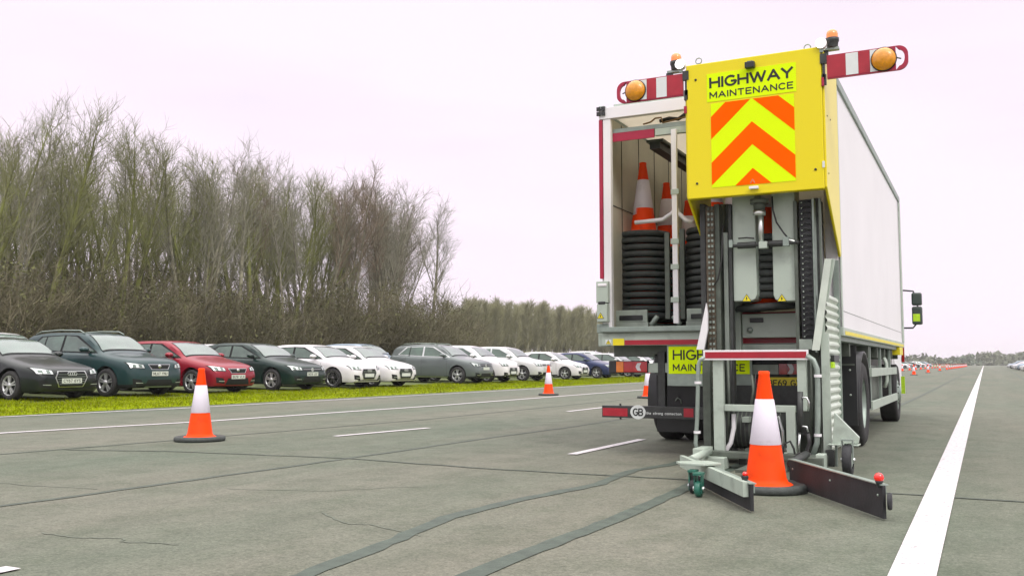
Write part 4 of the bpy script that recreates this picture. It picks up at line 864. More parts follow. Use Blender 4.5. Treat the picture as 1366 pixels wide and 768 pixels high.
    def patch(mb, quad, mode, off, m, nu=8, nv=6, side=1):
        """quad: four corners in projection coordinates; top: (s,y)  side: (s,z)  front: (y,z)  rear: (y,z)"""
        pts = []; a, b_, c, d = [Vector((q[0], q[1], 0)) for q in quad]
        for i in range(nv+1):
            for j in range(nu+1):
                p = (a.lerp(b_, j/nu)).lerp(d.lerp(c, j/nu), i/nv)
                if mode == 'top': o, dr = Vector((X(p.x), p.y, 3)), Vector((0, 0, -1))
                elif mode == 'side': o, dr = Vector((X(p.x), 3*side, p.y)), Vector((0, -side, 0))
                elif mode == 'front': o, dr = Vector((4, p.x, p.y)), Vector((-1, 0, 0))
                else: o, dr = Vector((-4, p.x, p.y)), Vector((1, 0, 0))
                h_ = bvh.ray_cast(o, dr)
                if h_[0] is None: return False
                nn = h_[1] if h_[1].dot(dr) < 0 else -h_[1]
                pts.append(h_[0]+nn*off*(1 if True else 0)-dr*off*.3)
        mb.add(pts, [(i*(nu+1)+j, i*(nu+1)+j+1, (i+1)*(nu+1)+j+1, (i+1)*(nu+1)+j) for i in range(nv) for j in range(nu)], m, True); return True
    def P(name, mb, par=root):
        if mb.v: return mb.build(name, par, recalc=False)
    gl = M['glass']
    # windscreen
    b = MB(); w0 = gw(ws[0], ft(ws[0])-fb(ws[0])); w1 = gw(ws[1], ft(ws[1])-fb(ws[1]))
    patch(b, [(ws[0]-.04, -w0*.92), (ws[0]-.04, w0*.92), (ws[1], w1*.88), (ws[1], -w1*.88)], 'top', .004, M['trim'], 12, 8); 
    patch(b, [(ws[0]+.02, -w0*.89), (ws[0]+.02, w0*.89), (ws[1]-.04, w1*.85), (ws[1]-.04, -w1*.85)], 'top', .008, M['wglass'], 12, 8); P('windscreen', b)
    rs = (top[-5][0]-.02, top[-5][0]+.0)
    b = MB(); zr0 = fb(Lc-.3)+.10; zr1 = ft(top[-4][0]-.28 if kind != 'saloon' else 3.6)-.07
    if kind == 'saloon': patch(b, [(3.50, -.48), (3.50, .48), (4.15, .55), (4.15, -.55)], 'top', .005, gl)
    else: patch(b, [(-.58, zr0), (.58, zr0), (.48, zr1), (-.48, zr1)], 'rear', .005, gl)
    P('rear_window', b)
    for sd_ in (-1, 1):
        f0, f1, r1, r2 = sw; ztop = lambda s: ft(s)-.085
        zt1 = min(ztop(f1), Hh-.10); tr_m = M['chrome'] if chrome_trim else M['trim']
        bl0 = lambda s: fb(s)+.03
        b = MB(); xa_, xb2 = f0-.12, r2+.05
        # surround (one band per window) then glass
        A0 = [(f0-.22, bl0(f0)-.0), (r1-.03, bl0(r1)), (r1-.03, ztop(r1)+.005), (f1-.02, ztop(f1)+.0)]
        G0 = [(f0-.12, bl0(f0)+.025), (r1-.08, bl0(r1)+.025), (r1-.08, ztop(r1)-.02), (f1+.03, ztop(f1)-.03)]
        patch(b, A0, 'side', .003, tr_m, 10, 6, sd_); patch(b, G0, 'side', .007, gl, 10, 6, sd_); P('side_window', b)
        b = MB(); rt = r2-.42
        A1 = [(r1-.03, bl0(r1)), (r2+.02, bl0(r2)+.02), (rt+.06, ztop(rt)-.015), (r1-.03, ztop(r1)+.005)]
        G1 = [(r1+.0, bl0(r1)+.025), (r2-.06, bl0(r2)+.035), (rt+.0, ztop(rt)-.04), (r1+.0, ztop(r1)-.02)]
        patch(b, A1, 'side', .003, tr_m, 10, 6, sd_); patch(b, G1, 'side', .007, gl, 10, 6, sd_); P('side_window', b)
        if kind == 'suv':
            b = MB(); patch(b, [(r1+.62, bl0(r1+.6)), (r1+.66, bl0(r1+.6)), (r1+.64, ztop(r1+.6)-.02), (r1+.60, ztop(r1+.6)-.02)], 'side', .009, M['trim'], 2, 6, sd_); P('window_pillar', b)
        if detail:
            b = MB()
            for sx in (fa+rw+.16, r1-.02, ra-rw*.35 if kind != 'small' else r1-.02):
                lo_ = clr+.14 if sx < ra-.4 else 2*rw+.12
                patch(b, [(sx, lo_), (sx+.009, lo_), (sx+.009, fb(sx)-.02), (sx, fb(sx)-.02)], 'side', .002, M['ink'], 1, 8, sd_)
            P('door_gap', b)
            b = MB()
            for sx in (r1-.24, r2-.35): patch(b, [(sx, fb(sx)-.14), (sx+.17, fb(sx)-.14), (sx+.17, fb(sx)-.11), (sx, fb(sx)-.11)], 'side', .022, pm, 4, 2, sd_)
            P('door_handle', b)
            b = MB(); patch(b, [(fa+rw+.1, clr+.035), (ra-rw-.1, clr+.035), (ra-rw-.1, clr+.075), (fa+rw+.1, clr+.075)], 'side', .006, M['chrome'] if chrome_trim else M['trim'], 8, 1, sd_); P('sill_trim', b)
        # mirror
        b = MB(); mx, my, mz = X(sw[0]+.10), sd_*(H2+.07), fb(sw[0])+.12
        prof_m = [(0, .055), (.02, .048), (.06, .03), (.09, .0)]
        b.lathe([(.001, .12), (.05, .105), (.078, .05), (.085, 0), (.07, -.05), (.001, -.055)], (mx, my, mz), pm, 16, 'x')
        for q in range(len(b.v)): v = b.v[q]; b.v[q] = (v[0], my+(v[1]-my)*1.45, mz+(v[2]-mz)*.85)
        b.box(mx-.04, mx+.03, my-sd_*.17, my-sd_*.05, mz-.07, mz-.03, M['trim']); P('wing_mirror', b)
        # headlamp
        zl = ft(.12)-.045 if kind != 'suv' else ft(.12)-.10; lm = M['lamp']
        yo, yi = H2*.885, H2*.50
        b = MB(); patch(b, [(sd_*yi, zl-.115), (sd_*yo, zl-.10), (sd_*(yo+.02), zl+.05), (sd_*(yi+.02), zl-.01)], 'front', .004, M['trim'], 10, 5); patch(b, [(sd_*(yi+.025), zl-.098), (sd_*(yo-.015), zl-.085), (sd_*(yo-.0), zl+.036), (sd_*(yi+.045), zl-.022)], 'front', .010, lm, 10, 5); hl = P('headlight', b)
        if hl and detail:
            b = MB()
            for yy in (yi+.13, yi+.27): patch(b, [(sd_*(yy-.035), zl-.085), (sd_*(yy+.035), zl-.082), (sd_*(yy+.035), zl-.012), (sd_*(yy-.035), zl-.016)], 'front', .013, M['glass'], 2, 2)
            P('lens', b, hl)
        b = MB(); patch(b, [(sd_*H2*.54, .27), (sd_*H2*.82, .30), (sd_*H2*.84, .45), (sd_*H2*.62, .42)], 'front', .004, M['trim'], 6, 3)
        if detail: patch(b, [(sd_*H2*.56, .335), (sd_*H2*.76, .34), (sd_*H2*.77, .355), (sd_*H2*.57, .352)], 'front', .008, M['chrome'] if chrome_trim else M['lamp'], 4, 1)
        P('side_intake', b)
        b = MB(); patch(b, [(sd_*.52, fb(Lc-.2)-.14), (sd_*H2*.84, fb(Lc-.2)-.14), (sd_*H2*.82, fb(Lc-.2)+.02), (sd_*.56, fb(Lc-.2)+.02)], 'rear', .004, M['redlens'], 5, 4); P('tail_light', b)
    # grille, intake, plate
    dz = .09 if kind == 'suv' else 0
    b = MB()
    if grille == 'shield':
        q = [(-.30, .30), (.30, .30), (.40, .50), (-.40, .50)]; q2 = [(-.40, .50), (.40, .50), (.34, .635), (-.34, .635)]
        Q = lambda q, e: [(x*e, .47+(z-.47)*e) for x, z in q]
        patch(b, Q(q, 1.07), 'front', .004, M['chrome'], 8, 5); patch(b, Q(q2, 1.07), 'front', .004, M['chrome'], 8, 5)
        patch(b, q, 'front', .009, M['trim'], 8, 5); patch(b, q2, 'front', .009, M['trim'], 8, 5)
        if detail:
            for k in range(5): z = .36+.052*k; e = .30+.10*(z-.30)/.2 if z < .5 else .40-.06*(z-.5)/.13; patch(b, [(-e+.01, z), (e-.01, z), (e-.01, z+.008), (-e+.01, z+.008)], 'front', .013, M['galv'], 8, 1)
        py = .43
    elif grille == 'trapeze':
        zt_ = ft(.12)-.075-dz*.3; patch(b, [(-.27, zt_-.13), (.27, zt_-.13), (.36, zt_), (-.36, zt_)], 'front', .004, M['chrome'], 8, 3); patch(b, [(-.25, zt_-.12), (.25, zt_-.12), (.335, zt_-.012), (-.335, zt_-.012)], 'front', .009, M['trim'], 8, 3); py = zt_-.23
    else:
        zt_ = ft(.12)-.08-dz*.3; patch(b, [(-.42, zt_-.085), (.42, zt_-.085), (.43, zt_), (-.43, zt_)], 'front', .004, M['trim'], 10, 3); patch(b, [(-.42, zt_-.045), (.42, zt_-.045), (.42, zt_-.035), (-.42, zt_-.035)], 'front', .009, M['chrome'], 8, 1); py = zt_-.18
    gr_ = P('grille', b)
    if gr_ and detail:
        b = MB(); hh = bvh.ray_cast(Vector((4, 0, (zt_-.05) if grille != 'shield' else .585)), Vector((-1, 0, 0)))[0]
        if grille == 'shield':
            for k in range(4): cy = -.084+.056*k; b.tube([(hh.x+.02, cy+.036*math.cos(a), hh.z+.036*math.sin(a)) for a in [2*math.pi*j/14 for j in range(15)]], .006, M['chrome'], 5, False)
        elif grille == 'trapeze': b.lathe([(.05, .012), (.045, .02), (0, .022)], (hh.x, 0, hh.z-.0), M['chrome'], 16, 'x')
        else: b.tube([(hh.x+.015, .05*math.cos(a), hh.z+.05*math.sin(a)) for a in [2*math.pi*j/16 for j in range(17)]], .007, M['chrome'], 5, False); b.lathe([(.04, .012), (0, .013)], (hh.x, 0, hh.z), M['chrome'], 14, 'x')
        P('badge', b, gr_)
    b = MB()
    if grille != 'shield': patch(b, [(-.46, .24), (.46, .24), (.38, .42), (-.38, .42)], 'front', .004, M['trim'], 8, 4)
    else: patch(b, [(-.6, .245), (.6, .245), (.6, .275), (-.6, .275)], 'front', .004, M['trim'], 8, 2)
    if kind == 'suv': patch(b, [(-.45, .235), (.45, .235), (.42, .265), (-.42, .265)], 'front', .012, M['galv'], 8, 1)
    P('lower_intake', b)
    hh = bvh.ray_cast(Vector((4, 0, py)), Vector((-1, 0, 0)))[0]
    b = MB(); xp = hh.x+.022; b.box(xp-.012, xp, -.26, .26, py-.056, py+.056, M['cplate']); pl_ = P('number_plate', b)
    if plate_txt: b = MB(); put_text(b, plate_txt, M['ink'], (xp+.002, -.225, py-.036), (0, 1, 0), (0, 0, 1), .45, .072, .16, .35); P('lettering', b, pl_)
    if rails:
        for sd_ in (-1, 1):
            b = MB(); yy = [(s, gw(s, ft(s)-fb(s))-.055) for s in (ws[1]+.12, ws[1]+.3, 2.9, Lc-.85, Lc-.65)]
            b.tube([(X(s), sd_*y, ft(s)+(.0 if i in (0, 4) else .045)) for i, (s, y) in enumerate(yy)], .016, M['galv'], 8); P('roof_rail', b)
    # wheels
    for sx in (fa, ra):
        for sd_ in (-1, 1):
            b = MB(); c = (X(sx), sd_*(H2-.115), rw); wd = .215
            b.lathe([(rw*.68, -wd/2+.01), (rw*.80, -wd/2), (rw*.95, -wd/2+.015), (rw, -wd/2+.04), (rw, wd/2-.04), (rw*.95, wd/2-.015), (rw*.80, wd/2), (rw*.68, wd/2-.01)], c, M['tyre'], 32, 'y'); t_ = P('wheel', b)
            b = MB(); o = sd_*wd/2
            b.lathe([(rw*.69, o-sd_*.012), (rw*.66, o-sd_*.008), (rw*.63, o-sd_*.05)], c, M['rim'], 32, 'y'); b.lathe([(rw*.63, o-sd_*.055), (0, o-sd_*.06)], c, M['trim'], 24, 'y')
            rmt = M['rimd'] if rimdark else M['rim']; ns = 5
            for k in range(ns*(2 if detail else 1)):
                a = 2*math.pi*(k//2 if detail else k)/ns + ((-.17 if k % 2 else .17) if detail else 0) + .3; ca, sa = math.cos(a), math.sin(a); hw_ = .013 if detail else .03
                q = []
                for rr, w_, dd in ((rw*.10, hw_*1.6, .012), (rw*.66, hw_*1.0, .010)):
                    for sgn in (-1, 1):
                        for dp in (0, .03): q.append((c[0]+rr*ca-sgn*w_*sa, c[1]+o-sd_*(dd+dp), c[2]+rr*sa+sgn*w_*ca))
                b.add(q, [(0, 2, 6, 4), (1, 5, 7, 3), (0, 4, 5, 1), (2, 3, 7, 6)], rmt)
            b.lathe([(rw*.19, o-sd_*.03), (rw*.18, o-sd_*.006), (0, o-sd_*.004)], c, rmt, 16, 'y'); P('rim', b, t_)
    return root
def car_y(px, Xw):          # where a front wheel seen at this column stands along the row
    lo, hi = 2, 400
    for _ in range(50):
        m_ = (lo+hi)/2; v = Vector((Xw, m_, .13))-CO; u = 683+F_PX*v.dot(CR)/v.dot(CF)
        if u < px: lo = m_
        else: hi = m_
    return m_
def park(o, Xw, y, label, group, rz=0, z=None):
    # front right wheel at (Xw, y); the car points towards +X
    c, s = math.cos(rz), math.sin(rz); lx, ly = o['half']-o['fa'], -o['hw']+.1
    x0, y0 = Xw-(lx*c-ly*s), y-(lx*s+ly*c)
    o.location = (x0, y0, fieldz(x0) if z is None else z); o.rotation_euler = (0, R(.4), rz); tag(o, label, 'car', group)
    return o
PROTO = {}
GC = 'cars parked in the front row on the grass'
XW = -19.3
cols = dict(black=('black', (.010, .016, .014), .1), teal=('slate', (.018, .050, .050), .3), red=('red', (.26, .006, .02), .3), dgreen=('dark_green', (.010, .030, .024), .2), white=('white', (.72, .71, .72), 0), grey=('grey', (.13, .155, .15), .5),
            silver=('silver', (.48, .50, .50), .6), blue=('blue', (.022, .035, .10), .4), lblue=('light_blue', (.30, .38, .46), .5), lsilver=('pale_silver', (.62, .63, .62), .4))
front = [
 ('saloon', 'black', 15, dict(plate_txt='CY67 6YS', grille='shield'), 'black saloon with a wide chrome framed grille at the left edge of the picture'),
 ('suv', 'teal', 143, dict(plate_txt='ML67 YNU', grille='trapeze', rails=True), 'dark slate SUV with silver roof rails between the black saloon and the red hatchback'),
 ('hatch', 'red', 257, dict(plate_txt='BU18 VLX', grille='trapeze'), 'red hatchback parked behind the lone traffic cone'),
 ('hatch', 'dgreen', 363.5, dict(plate_txt='WG16 UXF', grille='wide'), 'very dark green hatchback between the red car and the first white car'),
 ('hatch', 'white', 445, dict(grille='shield', rimdark=True), 'first white hatchback with dark grille, beside the dark green hatchback'),
 ('hatch', 'white', 497, dict(grille='shield'), 'second white hatchback with dark grille, beside the gap before the grey SUV'),
 ('suv', 'grey', 611, dict(grille='wide', chrome_trim=True, rails=True), 'grey SUV with chrome window trim seen mostly from its side'),
 ('suv', 'white', 650, dict(grille='shield', chrome_trim=True), 'white SUV directly beside the grey SUV'),
 ('suv', 'lsilver', 697, dict(grille='wide', chrome_trim=True), 'pale silver SUV to the left of the small white hatchback'),
 ('small', 'white', 754, dict(grille='shield'), 'small white hatchback parked beyond the distant cone'),
 ('small', 'blue', 796, dict(grille='wide'), 'dark blue hatchback beside the small white hatchback'),
 ('hatch', 'silver', 838, dict(grille='trapeze'), 'silver hatchback seen under the truck\'s left tail lamp'),
 ('hatch', 'white', 871, dict(grille='wide'), 'white hatchback half hidden behind the truck mudflap'),
 ('suv', 'grey', 903, dict(grille='wide'), 'grey SUV of the front row hidden behind the truck')]
for kind, cn, px, kw, lab in front:
    key = (kind, cn, kw.get('grille'))
    o = make_car(kind, cols[cn], **kw); PROTO.setdefault((kind, cn), o)
    park(o, XW, car_y(px, XW), lab, GC, R(random.uniform(-1.5, 1.5)))
def again(kind, cn):
    if (kind, cn) in PROTO: return copy_tree(PROTO[(kind, cn)])
    o = make_car(kind, cols[cn], detail=False); PROTO[(kind, cn)] = o; return o
GB_ = 'cars parked in the second row behind'
for kind, cn, x, y, lab in [
 ('suv', 'lsilver', -24.6, 17.0, 'pale car whose roof shows above the black saloon at the left edge'),
 ('small', 'white', -25.0, 26.6, 'white car roof just visible between the slate SUV and the red hatchback'),
 ('small', 'grey', -25.0, 29.5, 'grey car roof just visible above the red hatchback'),
 ('suv', 'lblue', -24.6, 35.2, 'light blue grey SUV behind the two white hatchbacks, roof showing above them'),
 ('hatch', 'dgreen', -24.6, 43.5, 'dark green hatchback behind, left of the grey SUV'),
 ('suv', 'silver', -24.8, 50.5, 'silver SUV roof showing above the white SUV of the front row'),
 ('hatch', 'white', -24.8, 60.5, 'white hatchback roof between two paler cars of the second row'),
 ('hatch', 'silver', -24.8, 57.0, 'silver hatchback behind the pale silver SUV'),
 ('suv', 'white', -24.8, 64.5, 'white SUV roof above the small white hatchback'),
 ('hatch', 'blue', -25.0, 68, 'dark blue car in the second row beyond the white SUV roof'),
 ('suv', 'white', -24.8, 74.5, 'white SUV roof above the dark blue hatchback'),
 ('hatch', 'silver', -24.8, 82, 'silver hatchback in the second row left of the truck sill'),
 ('suv', 'lsilver', -24.8, 90, 'pale SUV in the second row under the truck\'s rear sill')]:
    park(again(kind, cn), x, y, lab, GB_, R(random.uniform(-3, 3)))
kc = [('hatch', 'white'), ('suv', 'lsilver'), ('saloon', 'lsilver'), ('small', 'white'), ('hatch', 'silver'), ('suv', 'lblue'), ('hatch', 'dgreen')]
for k in range(22):
    kind, cn = kc[(k*3+k//4) % len(kc)]
    park(again(kind, cn), 5.0+random.uniform(-.3, .3), 112+k*5.2+(random.uniform(-.8, .8)), 'far parked car in the blurred row at the right edge of the road', 'cars in the far right row', R(180+random.uniform(-4, 4)), 0)
for k in range(10):
    kind, cn = kc[(k*2+1) % len(kc)]
    park(again(kind, cn), -14.5+random.uniform(-1, 1), 150+k*17+(random.uniform(-3, 3)), 'far pale car beyond the cone line right of the truck', 'far cars beyond the cone line', R(random.uniform(-30, 30)), 0)

# ------------------------------------------------------------------ grass on the verge
def quick_mesh(name, V, Fq, m, idx=None, smooth=False, mats=None):
    V = np.asarray(V, np.float32).reshape(-1, 3); Fq = np.asarray(Fq, np.int32); k = Fq.shape[1]; me = bpy.data.meshes.new(name)
    me.vertices.add(len(V)); me.vertices.foreach_set('co', V.ravel()); me.loops.add(Fq.size); me.loops.foreach_set('vertex_index', Fq.ravel())
    me.polygons.add(len(Fq)); me.polygons.foreach_set('loop_start', np.arange(len(Fq), dtype=np.int32)*k)
    for x in (mats or [m]): me.materials.append(x)
    if idx is not None: me.polygons.foreach_set('material_index', np.asarray(idx, np.int32))
    me.update(); me.validate(); return me
rng = np.random.default_rng(5)
GM1 = mat('grass_blade', (.235, .295, .003), 1, 0, .3, .6, spec=.03, col2=(.19, .235, .004)); GM2 = mat('grass_blade_dry', (.25, .25, .03), 1, 0, .2, 2, spec=.05)
n = 90000; x = -16.35-rng.power(1.1, n)*3.4; y = 6+rng.random(n)**1.6*75
z = np.interp(x, [p[0] for p in prof][::-1], [p[1] for p in prof][::-1])-.004; a = rng.random(n)*6.283; h = rng.uniform(.03, .085, n)*(1+.5*np.sin(x*3)*np.sin(y*1.7)); wd = rng.uniform(.006, .014, n)+y*.00025
lean = rng.normal(0, .02, (n, 2)); V = np.empty((n, 3, 3)); V[:, 0] = np.stack([x-np.cos(a)*wd, y-np.sin(a)*wd, z], 1); V[:, 1] = np.stack([x+np.cos(a)*wd, y+np.sin(a)*wd, z], 1); V[:, 2] = np.stack([x+lean[:, 0], y+lean[:, 1], z+h*.75], 1)
me = quick_mesh('grass', V, np.arange(3*n).reshape(-1, 3), None, (rng.random(n) < .15).astype(int), mats=[GM1, GM2]); o = bpy.data.objects.new('grass', me); C.objects.link(o)
tag(o, 'bright lime green grass on the verge beside the road', 'grass', kind='stuff')

# ------------------------------------------------------------------ bare trees
class Tw:
    def __init__(s): s.v = []; s.f = []; s.n = 0
    def tube(s, P, rs, k):
        P = np.array(P); o = s.n
        for i in range(len(P)):
            t = P[min(i+1, len(P)-1)]-P[max(i-1, 0)]; t = t/(np.linalg.norm(t)+1e-9); u = np.array([0, 0, 1.]) if abs(t[2]) < .9 else np.array([1., 0, 0])
            a = np.cross(t, u); a /= np.linalg.norm(a)+1e-9; b = np.cross(a, t)
            for j in range(k): q = 6.2832*j/k; s.v.append(P[i]+(a*math.cos(q)+b*math.sin(q))*rs[i])
        for i in range(len(P)-1):
            for j in range(k): j2 = (j+1) % k; s.f.append((o+i*k+j, o+i*k+j2, o+(i+1)*k+j2, o+(i+1)*k+j))
        s.n += len(P)*k
def grow(rnd, p, d, ln, n, wob, upb):
    pts = [np.array(p)]; d = np.array(d, float)
    for i in range(n):
        d = d+np.array([rnd.gauss(0, wob), rnd.gauss(0, wob), rnd.gauss(0, wob*.6)+upb]); d /= np.linalg.norm(d); pts.append(pts[-1]+d*ln/n)
    return pts, d
def side_dir(rnd, d, ang, az=None):
    az = rnd.uniform(0, 6.283) if az is None else az; u = np.array([0, 0, 1.]) if abs(d[2]) < .95 else np.array([1., 0, 0])
    a = np.cross(d, u); a /= np.linalg.norm(a); b = np.cross(a, d); return d*math.cos(ang)+(a*math.cos(az)+b*math.sin(az))*math.sin(ang)
def bare_tree(seed, H, r0, nb, clear, spread, tw=5, stems=1):
    rnd = random.Random(seed); T = Tw(); K = Tw()
    for sN in range(stems):
        d0 = np.array([rnd.gauss(0, .05+.13*(stems > 1)), rnd.gauss(0, .05+.13*(stems > 1)), 1.]); h = H*(1 if sN == 0 else rnd.uniform(.7, .95)); ns = 9
        tp, _ = grow(rnd, (rnd.gauss(0, .15)*(stems > 1), rnd.gauss(0, .15)*(stems > 1), -.2), d0, h*.93, ns, .055, .02); rr = [r0*(1-.93*i/ns)**.9+.006 for i in range(ns+1)]; T.tube(tp, rr, 7)
        for k in range(nb//stems+3):
            t = clear+(1-clear)*((k+rnd.random())/(nb//stems+3))**.85; t = min(t, .985); i = int(t*ns); f = t*ns-i; p = tp[i]*(1-f)+tp[min(i+1, ns)]*f
            dd = tp[min(i+1, ns)]-tp[i]; dd = dd/(np.linalg.norm(dd)+1e-9) if np.linalg.norm(dd) > 0 else np.array([0, 0, 1.])
            L1 = (spread*(1-t)**.45+.11)*h*rnd.uniform(.6, 1.1); b1, _ = grow(rnd, p, side_dir(rnd, dd, rnd.uniform(.35, .75)), L1, 5, .12, .10); q0 = min(r0, .11)*(1-t)*.42+.009
            K.tube(b1, [q0*(1-.85*j/5)+.003 for j in range(6)], 4)
            for m in range(max(4, int(L1*3.0))):
                u = rnd.uniform(.12, 1)*4.99; j = int(u); pp = b1[j]*(1-u+j)+b1[j+1]*(u-j); dd1 = (b1[j+1]-b1[j])/np.linalg.norm(b1[j+1]-b1[j])
                L2 = L1*rnd.uniform(.22, .42)+.15; b2, _ = grow(rnd, pp, side_dir(rnd, dd1, rnd.uniform(.4, .9)), L2, 3, .16, .10); K.tube(b2, [.010, .008, .006, .004], 3)
                for w_ in range(tw):
                    u2 = rnd.uniform(.1, 1)*2.99; j2 = int(u2); p2 = b2[j2]*(1-u2+j2)+b2[j2+1]*(u2-j2); d2 = (b2[j2+1]-b2[j2])/np.linalg.norm(b2[j2+1]-b2[j2])
                    b3, _ = grow(rnd, p2, side_dir(rnd, d2, rnd.uniform(.3, .9)), rnd.uniform(.3, .85), 2, .2, .10); K.tube(b3, [.0065, .005, .003], 3)
    return T, K
bark = [mat('bark_grey', (.30, .29, .20), .9, 0, .3, 3, .5, 20, col2=(.07, .065, .045)), mat('bark_olive', (.23, .26, .06), .9, 0, .3, 2, .5, 20, col2=(.10, .10, .045)), mat('bark_pale', (.30, .28, .22), .85, 0, .3, 4, .4, 14, col2=(.12, .11, .08))]
twigm = [mat('twig_grey', (.27, .265, .19), .9, 0, .25, .5, col2=(.17, .165, .12)), mat('twig_olive', (.23, .25, .09), .9, 0, .25, .5, col2=(.15, .15, .07)), mat('twig_brown', (.26, .20, .135), .9, 0, .25, .5, col2=(.16, .13, .09))]
specs = [(11, 11.5, .17, 26, .46, .15, 5, 1, 0, 0), (12, 11.9, .14, 24, .50, .14, 5, 1, 0, 2), (13, 11.2, .12, 26, .40, .14, 5, 2, 1, 1), (14, 11.6, .18, 27, .44, .16, 5, 1, 1, 1), (15, 11.4, .11, 24, .44, .14, 5, 3, 0, 0), (16, 12.0, .08, 19, .36, .15, 3, 1, 2, 0)]
tp_ = []
for sd0, H, r0, nb, cl, sp, tw, stm, bi, ti in specs:
    T, K = bare_tree(sd0, H, r0, nb, cl, sp, tw, stm)
    root = empty('bare_tree', (0, 0, 0)); m1 = quick_mesh('trunk', T.v, T.f, bark[bi]); m1.polygons.foreach_set('use_smooth', [True]*len(m1.polygons)); m2 = quick_mesh('crown', K.v, K.f, twigm[ti])
    for nm, mm in (('trunk', m1), ('crown', m2)): c = bpy.data.objects.new(nm, mm); C.objects.link(c); c.parent = root
    tp_.append(root)
def px_of(x, y, z=1.0): v = Vector((x, y, z))-CO; d = v.dot(CF); return 683+F_PX*v.dot(CR)/d if d > .1 else -9999
TL = ['bare grey branched woodland tree behind the parked cars', 'slim bare brown twigged tree in the wood behind the cars', 'two stemmed bare olive green tree in the wood', 'broad bare tree with mossy olive bark in the wood', 'three stemmed bare grey tree in the wood', 'pale barked slender bare tree in the wood']
used = [False]*6; rt = random.Random(21); spots = []; tries = 0
while len(spots) < 130 and tries < 9000:
    tries += 1; x = -32.5-rt.random()**1.3*12; y = rt.uniform(14, 80); p = px_of(x, y)
    if p < -70 or p > 535: continue
    if p > 440 and rt.random() < .5: continue
    if any((x-a)**2+(y-b)**2 < 1.5**2 for a, b in spots): continue
    spots.append((x, y))
spots += [(-33.2, 48.0), (-33.6, 50.2), (-34.2, 52.2), (-33.5, 55.2), (-34, 57.5)]
for i, (x, y) in enumerate(spots):
    p = px_of(x, y); k = rt.choice([0, 1, 2, 3, 3, 4, 2] if p < 260 else [0, 1, 1, 4, 5, 5, 0] if p > 420 else [0, 1, 2, 3, 4, 5])
    hs = float(np.interp(p, [-70, 60, 180, 260, 330, 440, 520, 575], [.98, .97, .95, .97, 1.0, 1.03, 1.04, 1.0]))*rt.uniform(.90, 1.03)
    if i >= 130: k = [5, 5, 1, 0, 4][i-130]; hs = [1.08, 1.0, .88, .66, .50][i-130]
    o = tp_[k] if not used[k] else copy_tree(tp_[k]); used[k] = True
    o.location = (x, y, fieldz(x)-.1); o.rotation_euler = (rt.gauss(0, .03), rt.gauss(0, .03), rt.uniform(0, 6.28)); o.scale = (hs*1.0, hs*1.0, hs)
    lb = TL[k] if i < 130 else ['tall slim bare tree at the right edge of the near wood', 'last slender bare tree on the right end of the near wood', 'short bare tree just beyond the right end of the near wood', 'small bare tree sloping down at the right end of the near wood', 'smaller bare three stemmed tree right of the near wood', 'smallest bare tree nearest the distant wood'][i-130]
    tag(o, lb, 'tree', 'bare trees of the wood behind the cars' if i >= 130 else 'bare trees in the wood, kind %s' % ['one', 'two', 'three', 'four', 'five', 'six'][k])
# undergrowth: dense twiggy shrubs, one uncountable mass
def shrub(seed, H):
    rnd = random.Random(seed); K = Tw()
    for k in range(34):
        d = np.array([rnd.gauss(0, .33), rnd.gauss(0, .33), 1.]); d /= np.linalg.norm(d); ln = H*rnd.uniform(.55, 1.05)
        b1, _ = grow(rnd, (rnd.gauss(0, .45), rnd.gauss(0, .45), -.1), d, ln, 4, .14, .03); K.tube(b1, [.022, .018, .013, .009, .004], 3)
        for m in range(17):
            u = rnd.uniform(.05, 1)*3.99; j = int(u); pp = b1[j]*(1-u+j)+b1[j+1]*(u-j); dd = (b1[j+1]-b1[j])/np.linalg.norm(b1[j+1]-b1[j])
            b2, _ = grow(rnd, pp, side_dir(rnd, dd, rnd.uniform(.4, 1.1)), rnd.uniform(.4, 1.1), 2, .25, .05); K.tube(b2, [.010, .008, .004], 3)
    V = np.array(K.v); Fq = np.array(K.f); L_ = 1300
    z = rnd.random(); r_ = np.random.default_rng(seed); c = np.stack([r_.normal(0, .7, L_), r_.normal(0, .7, L_), r_.random(L_)**1.4*H*.85], 1); e1 = r_.normal(0, .024, (L_, 3)); e2 = r_.normal(0, .024, (L_, 3))
    LV = np.stack([c-e1, c-e2, c+e1, c+e2], 1).reshape(-1, 3); LF = np.arange(4*L_).reshape(-1, 4)+len(V)
    return np.vstack([V, LV]), np.vstack([Fq, LF]), np.concatenate([np.zeros(len(Fq)), np.ones(L_)])
SH = [shrub(31, 4.4), shrub(32, 4.8), shrub(33, 3.9)]
um = [mat('undergrowth_twig', (.19, .17, .10), .9, 0, .3, .35, col2=(.10, .095, .05)), mat('undergrowth_leaf', (.14, .15, .05), .9, 0, .3, .5, col2=(.08, .08, .04))]
Vs, Fs, Is = [], [], []; off = 0; cnt = 0; tries = 0
while cnt < 250 and tries < 20000:
    tries += 1; x = -30.8-rt.random()**1.15*19; y = rt.uniform(12, 92); p = px_of(x, y)
    if p < -80 or p > 640: continue
    V, Fq, I = SH[cnt % 3]; a = rt.uniform(0, 6.28); ca, sa = math.cos(a), math.sin(a); q = rt.choice([.75, .9, 1.0, 1.15, 1.35])*rt.uniform(.9, 1.1)*(1.0 if p < 560 else float(np.interp(p, [560, 600, 640], [1.0, .9, .60])))
    Vn = np.stack([V[:, 0]*ca-V[:, 1]*sa, V[:, 0]*sa+V[:, 1]*ca, V[:, 2]], 1)*q+np.array([x, y, fieldz(x)-.05]); Vs.append(Vn); Fs.append(Fq+off); Is.append(I); off += len(V); cnt += 1
me = quick_mesh('undergrowth', np.vstack(Vs), np.vstack(Fs), None, np.concatenate(Is), mats=um); o = bpy.data.objects.new('undergrowth', me); C.objects.link(o)
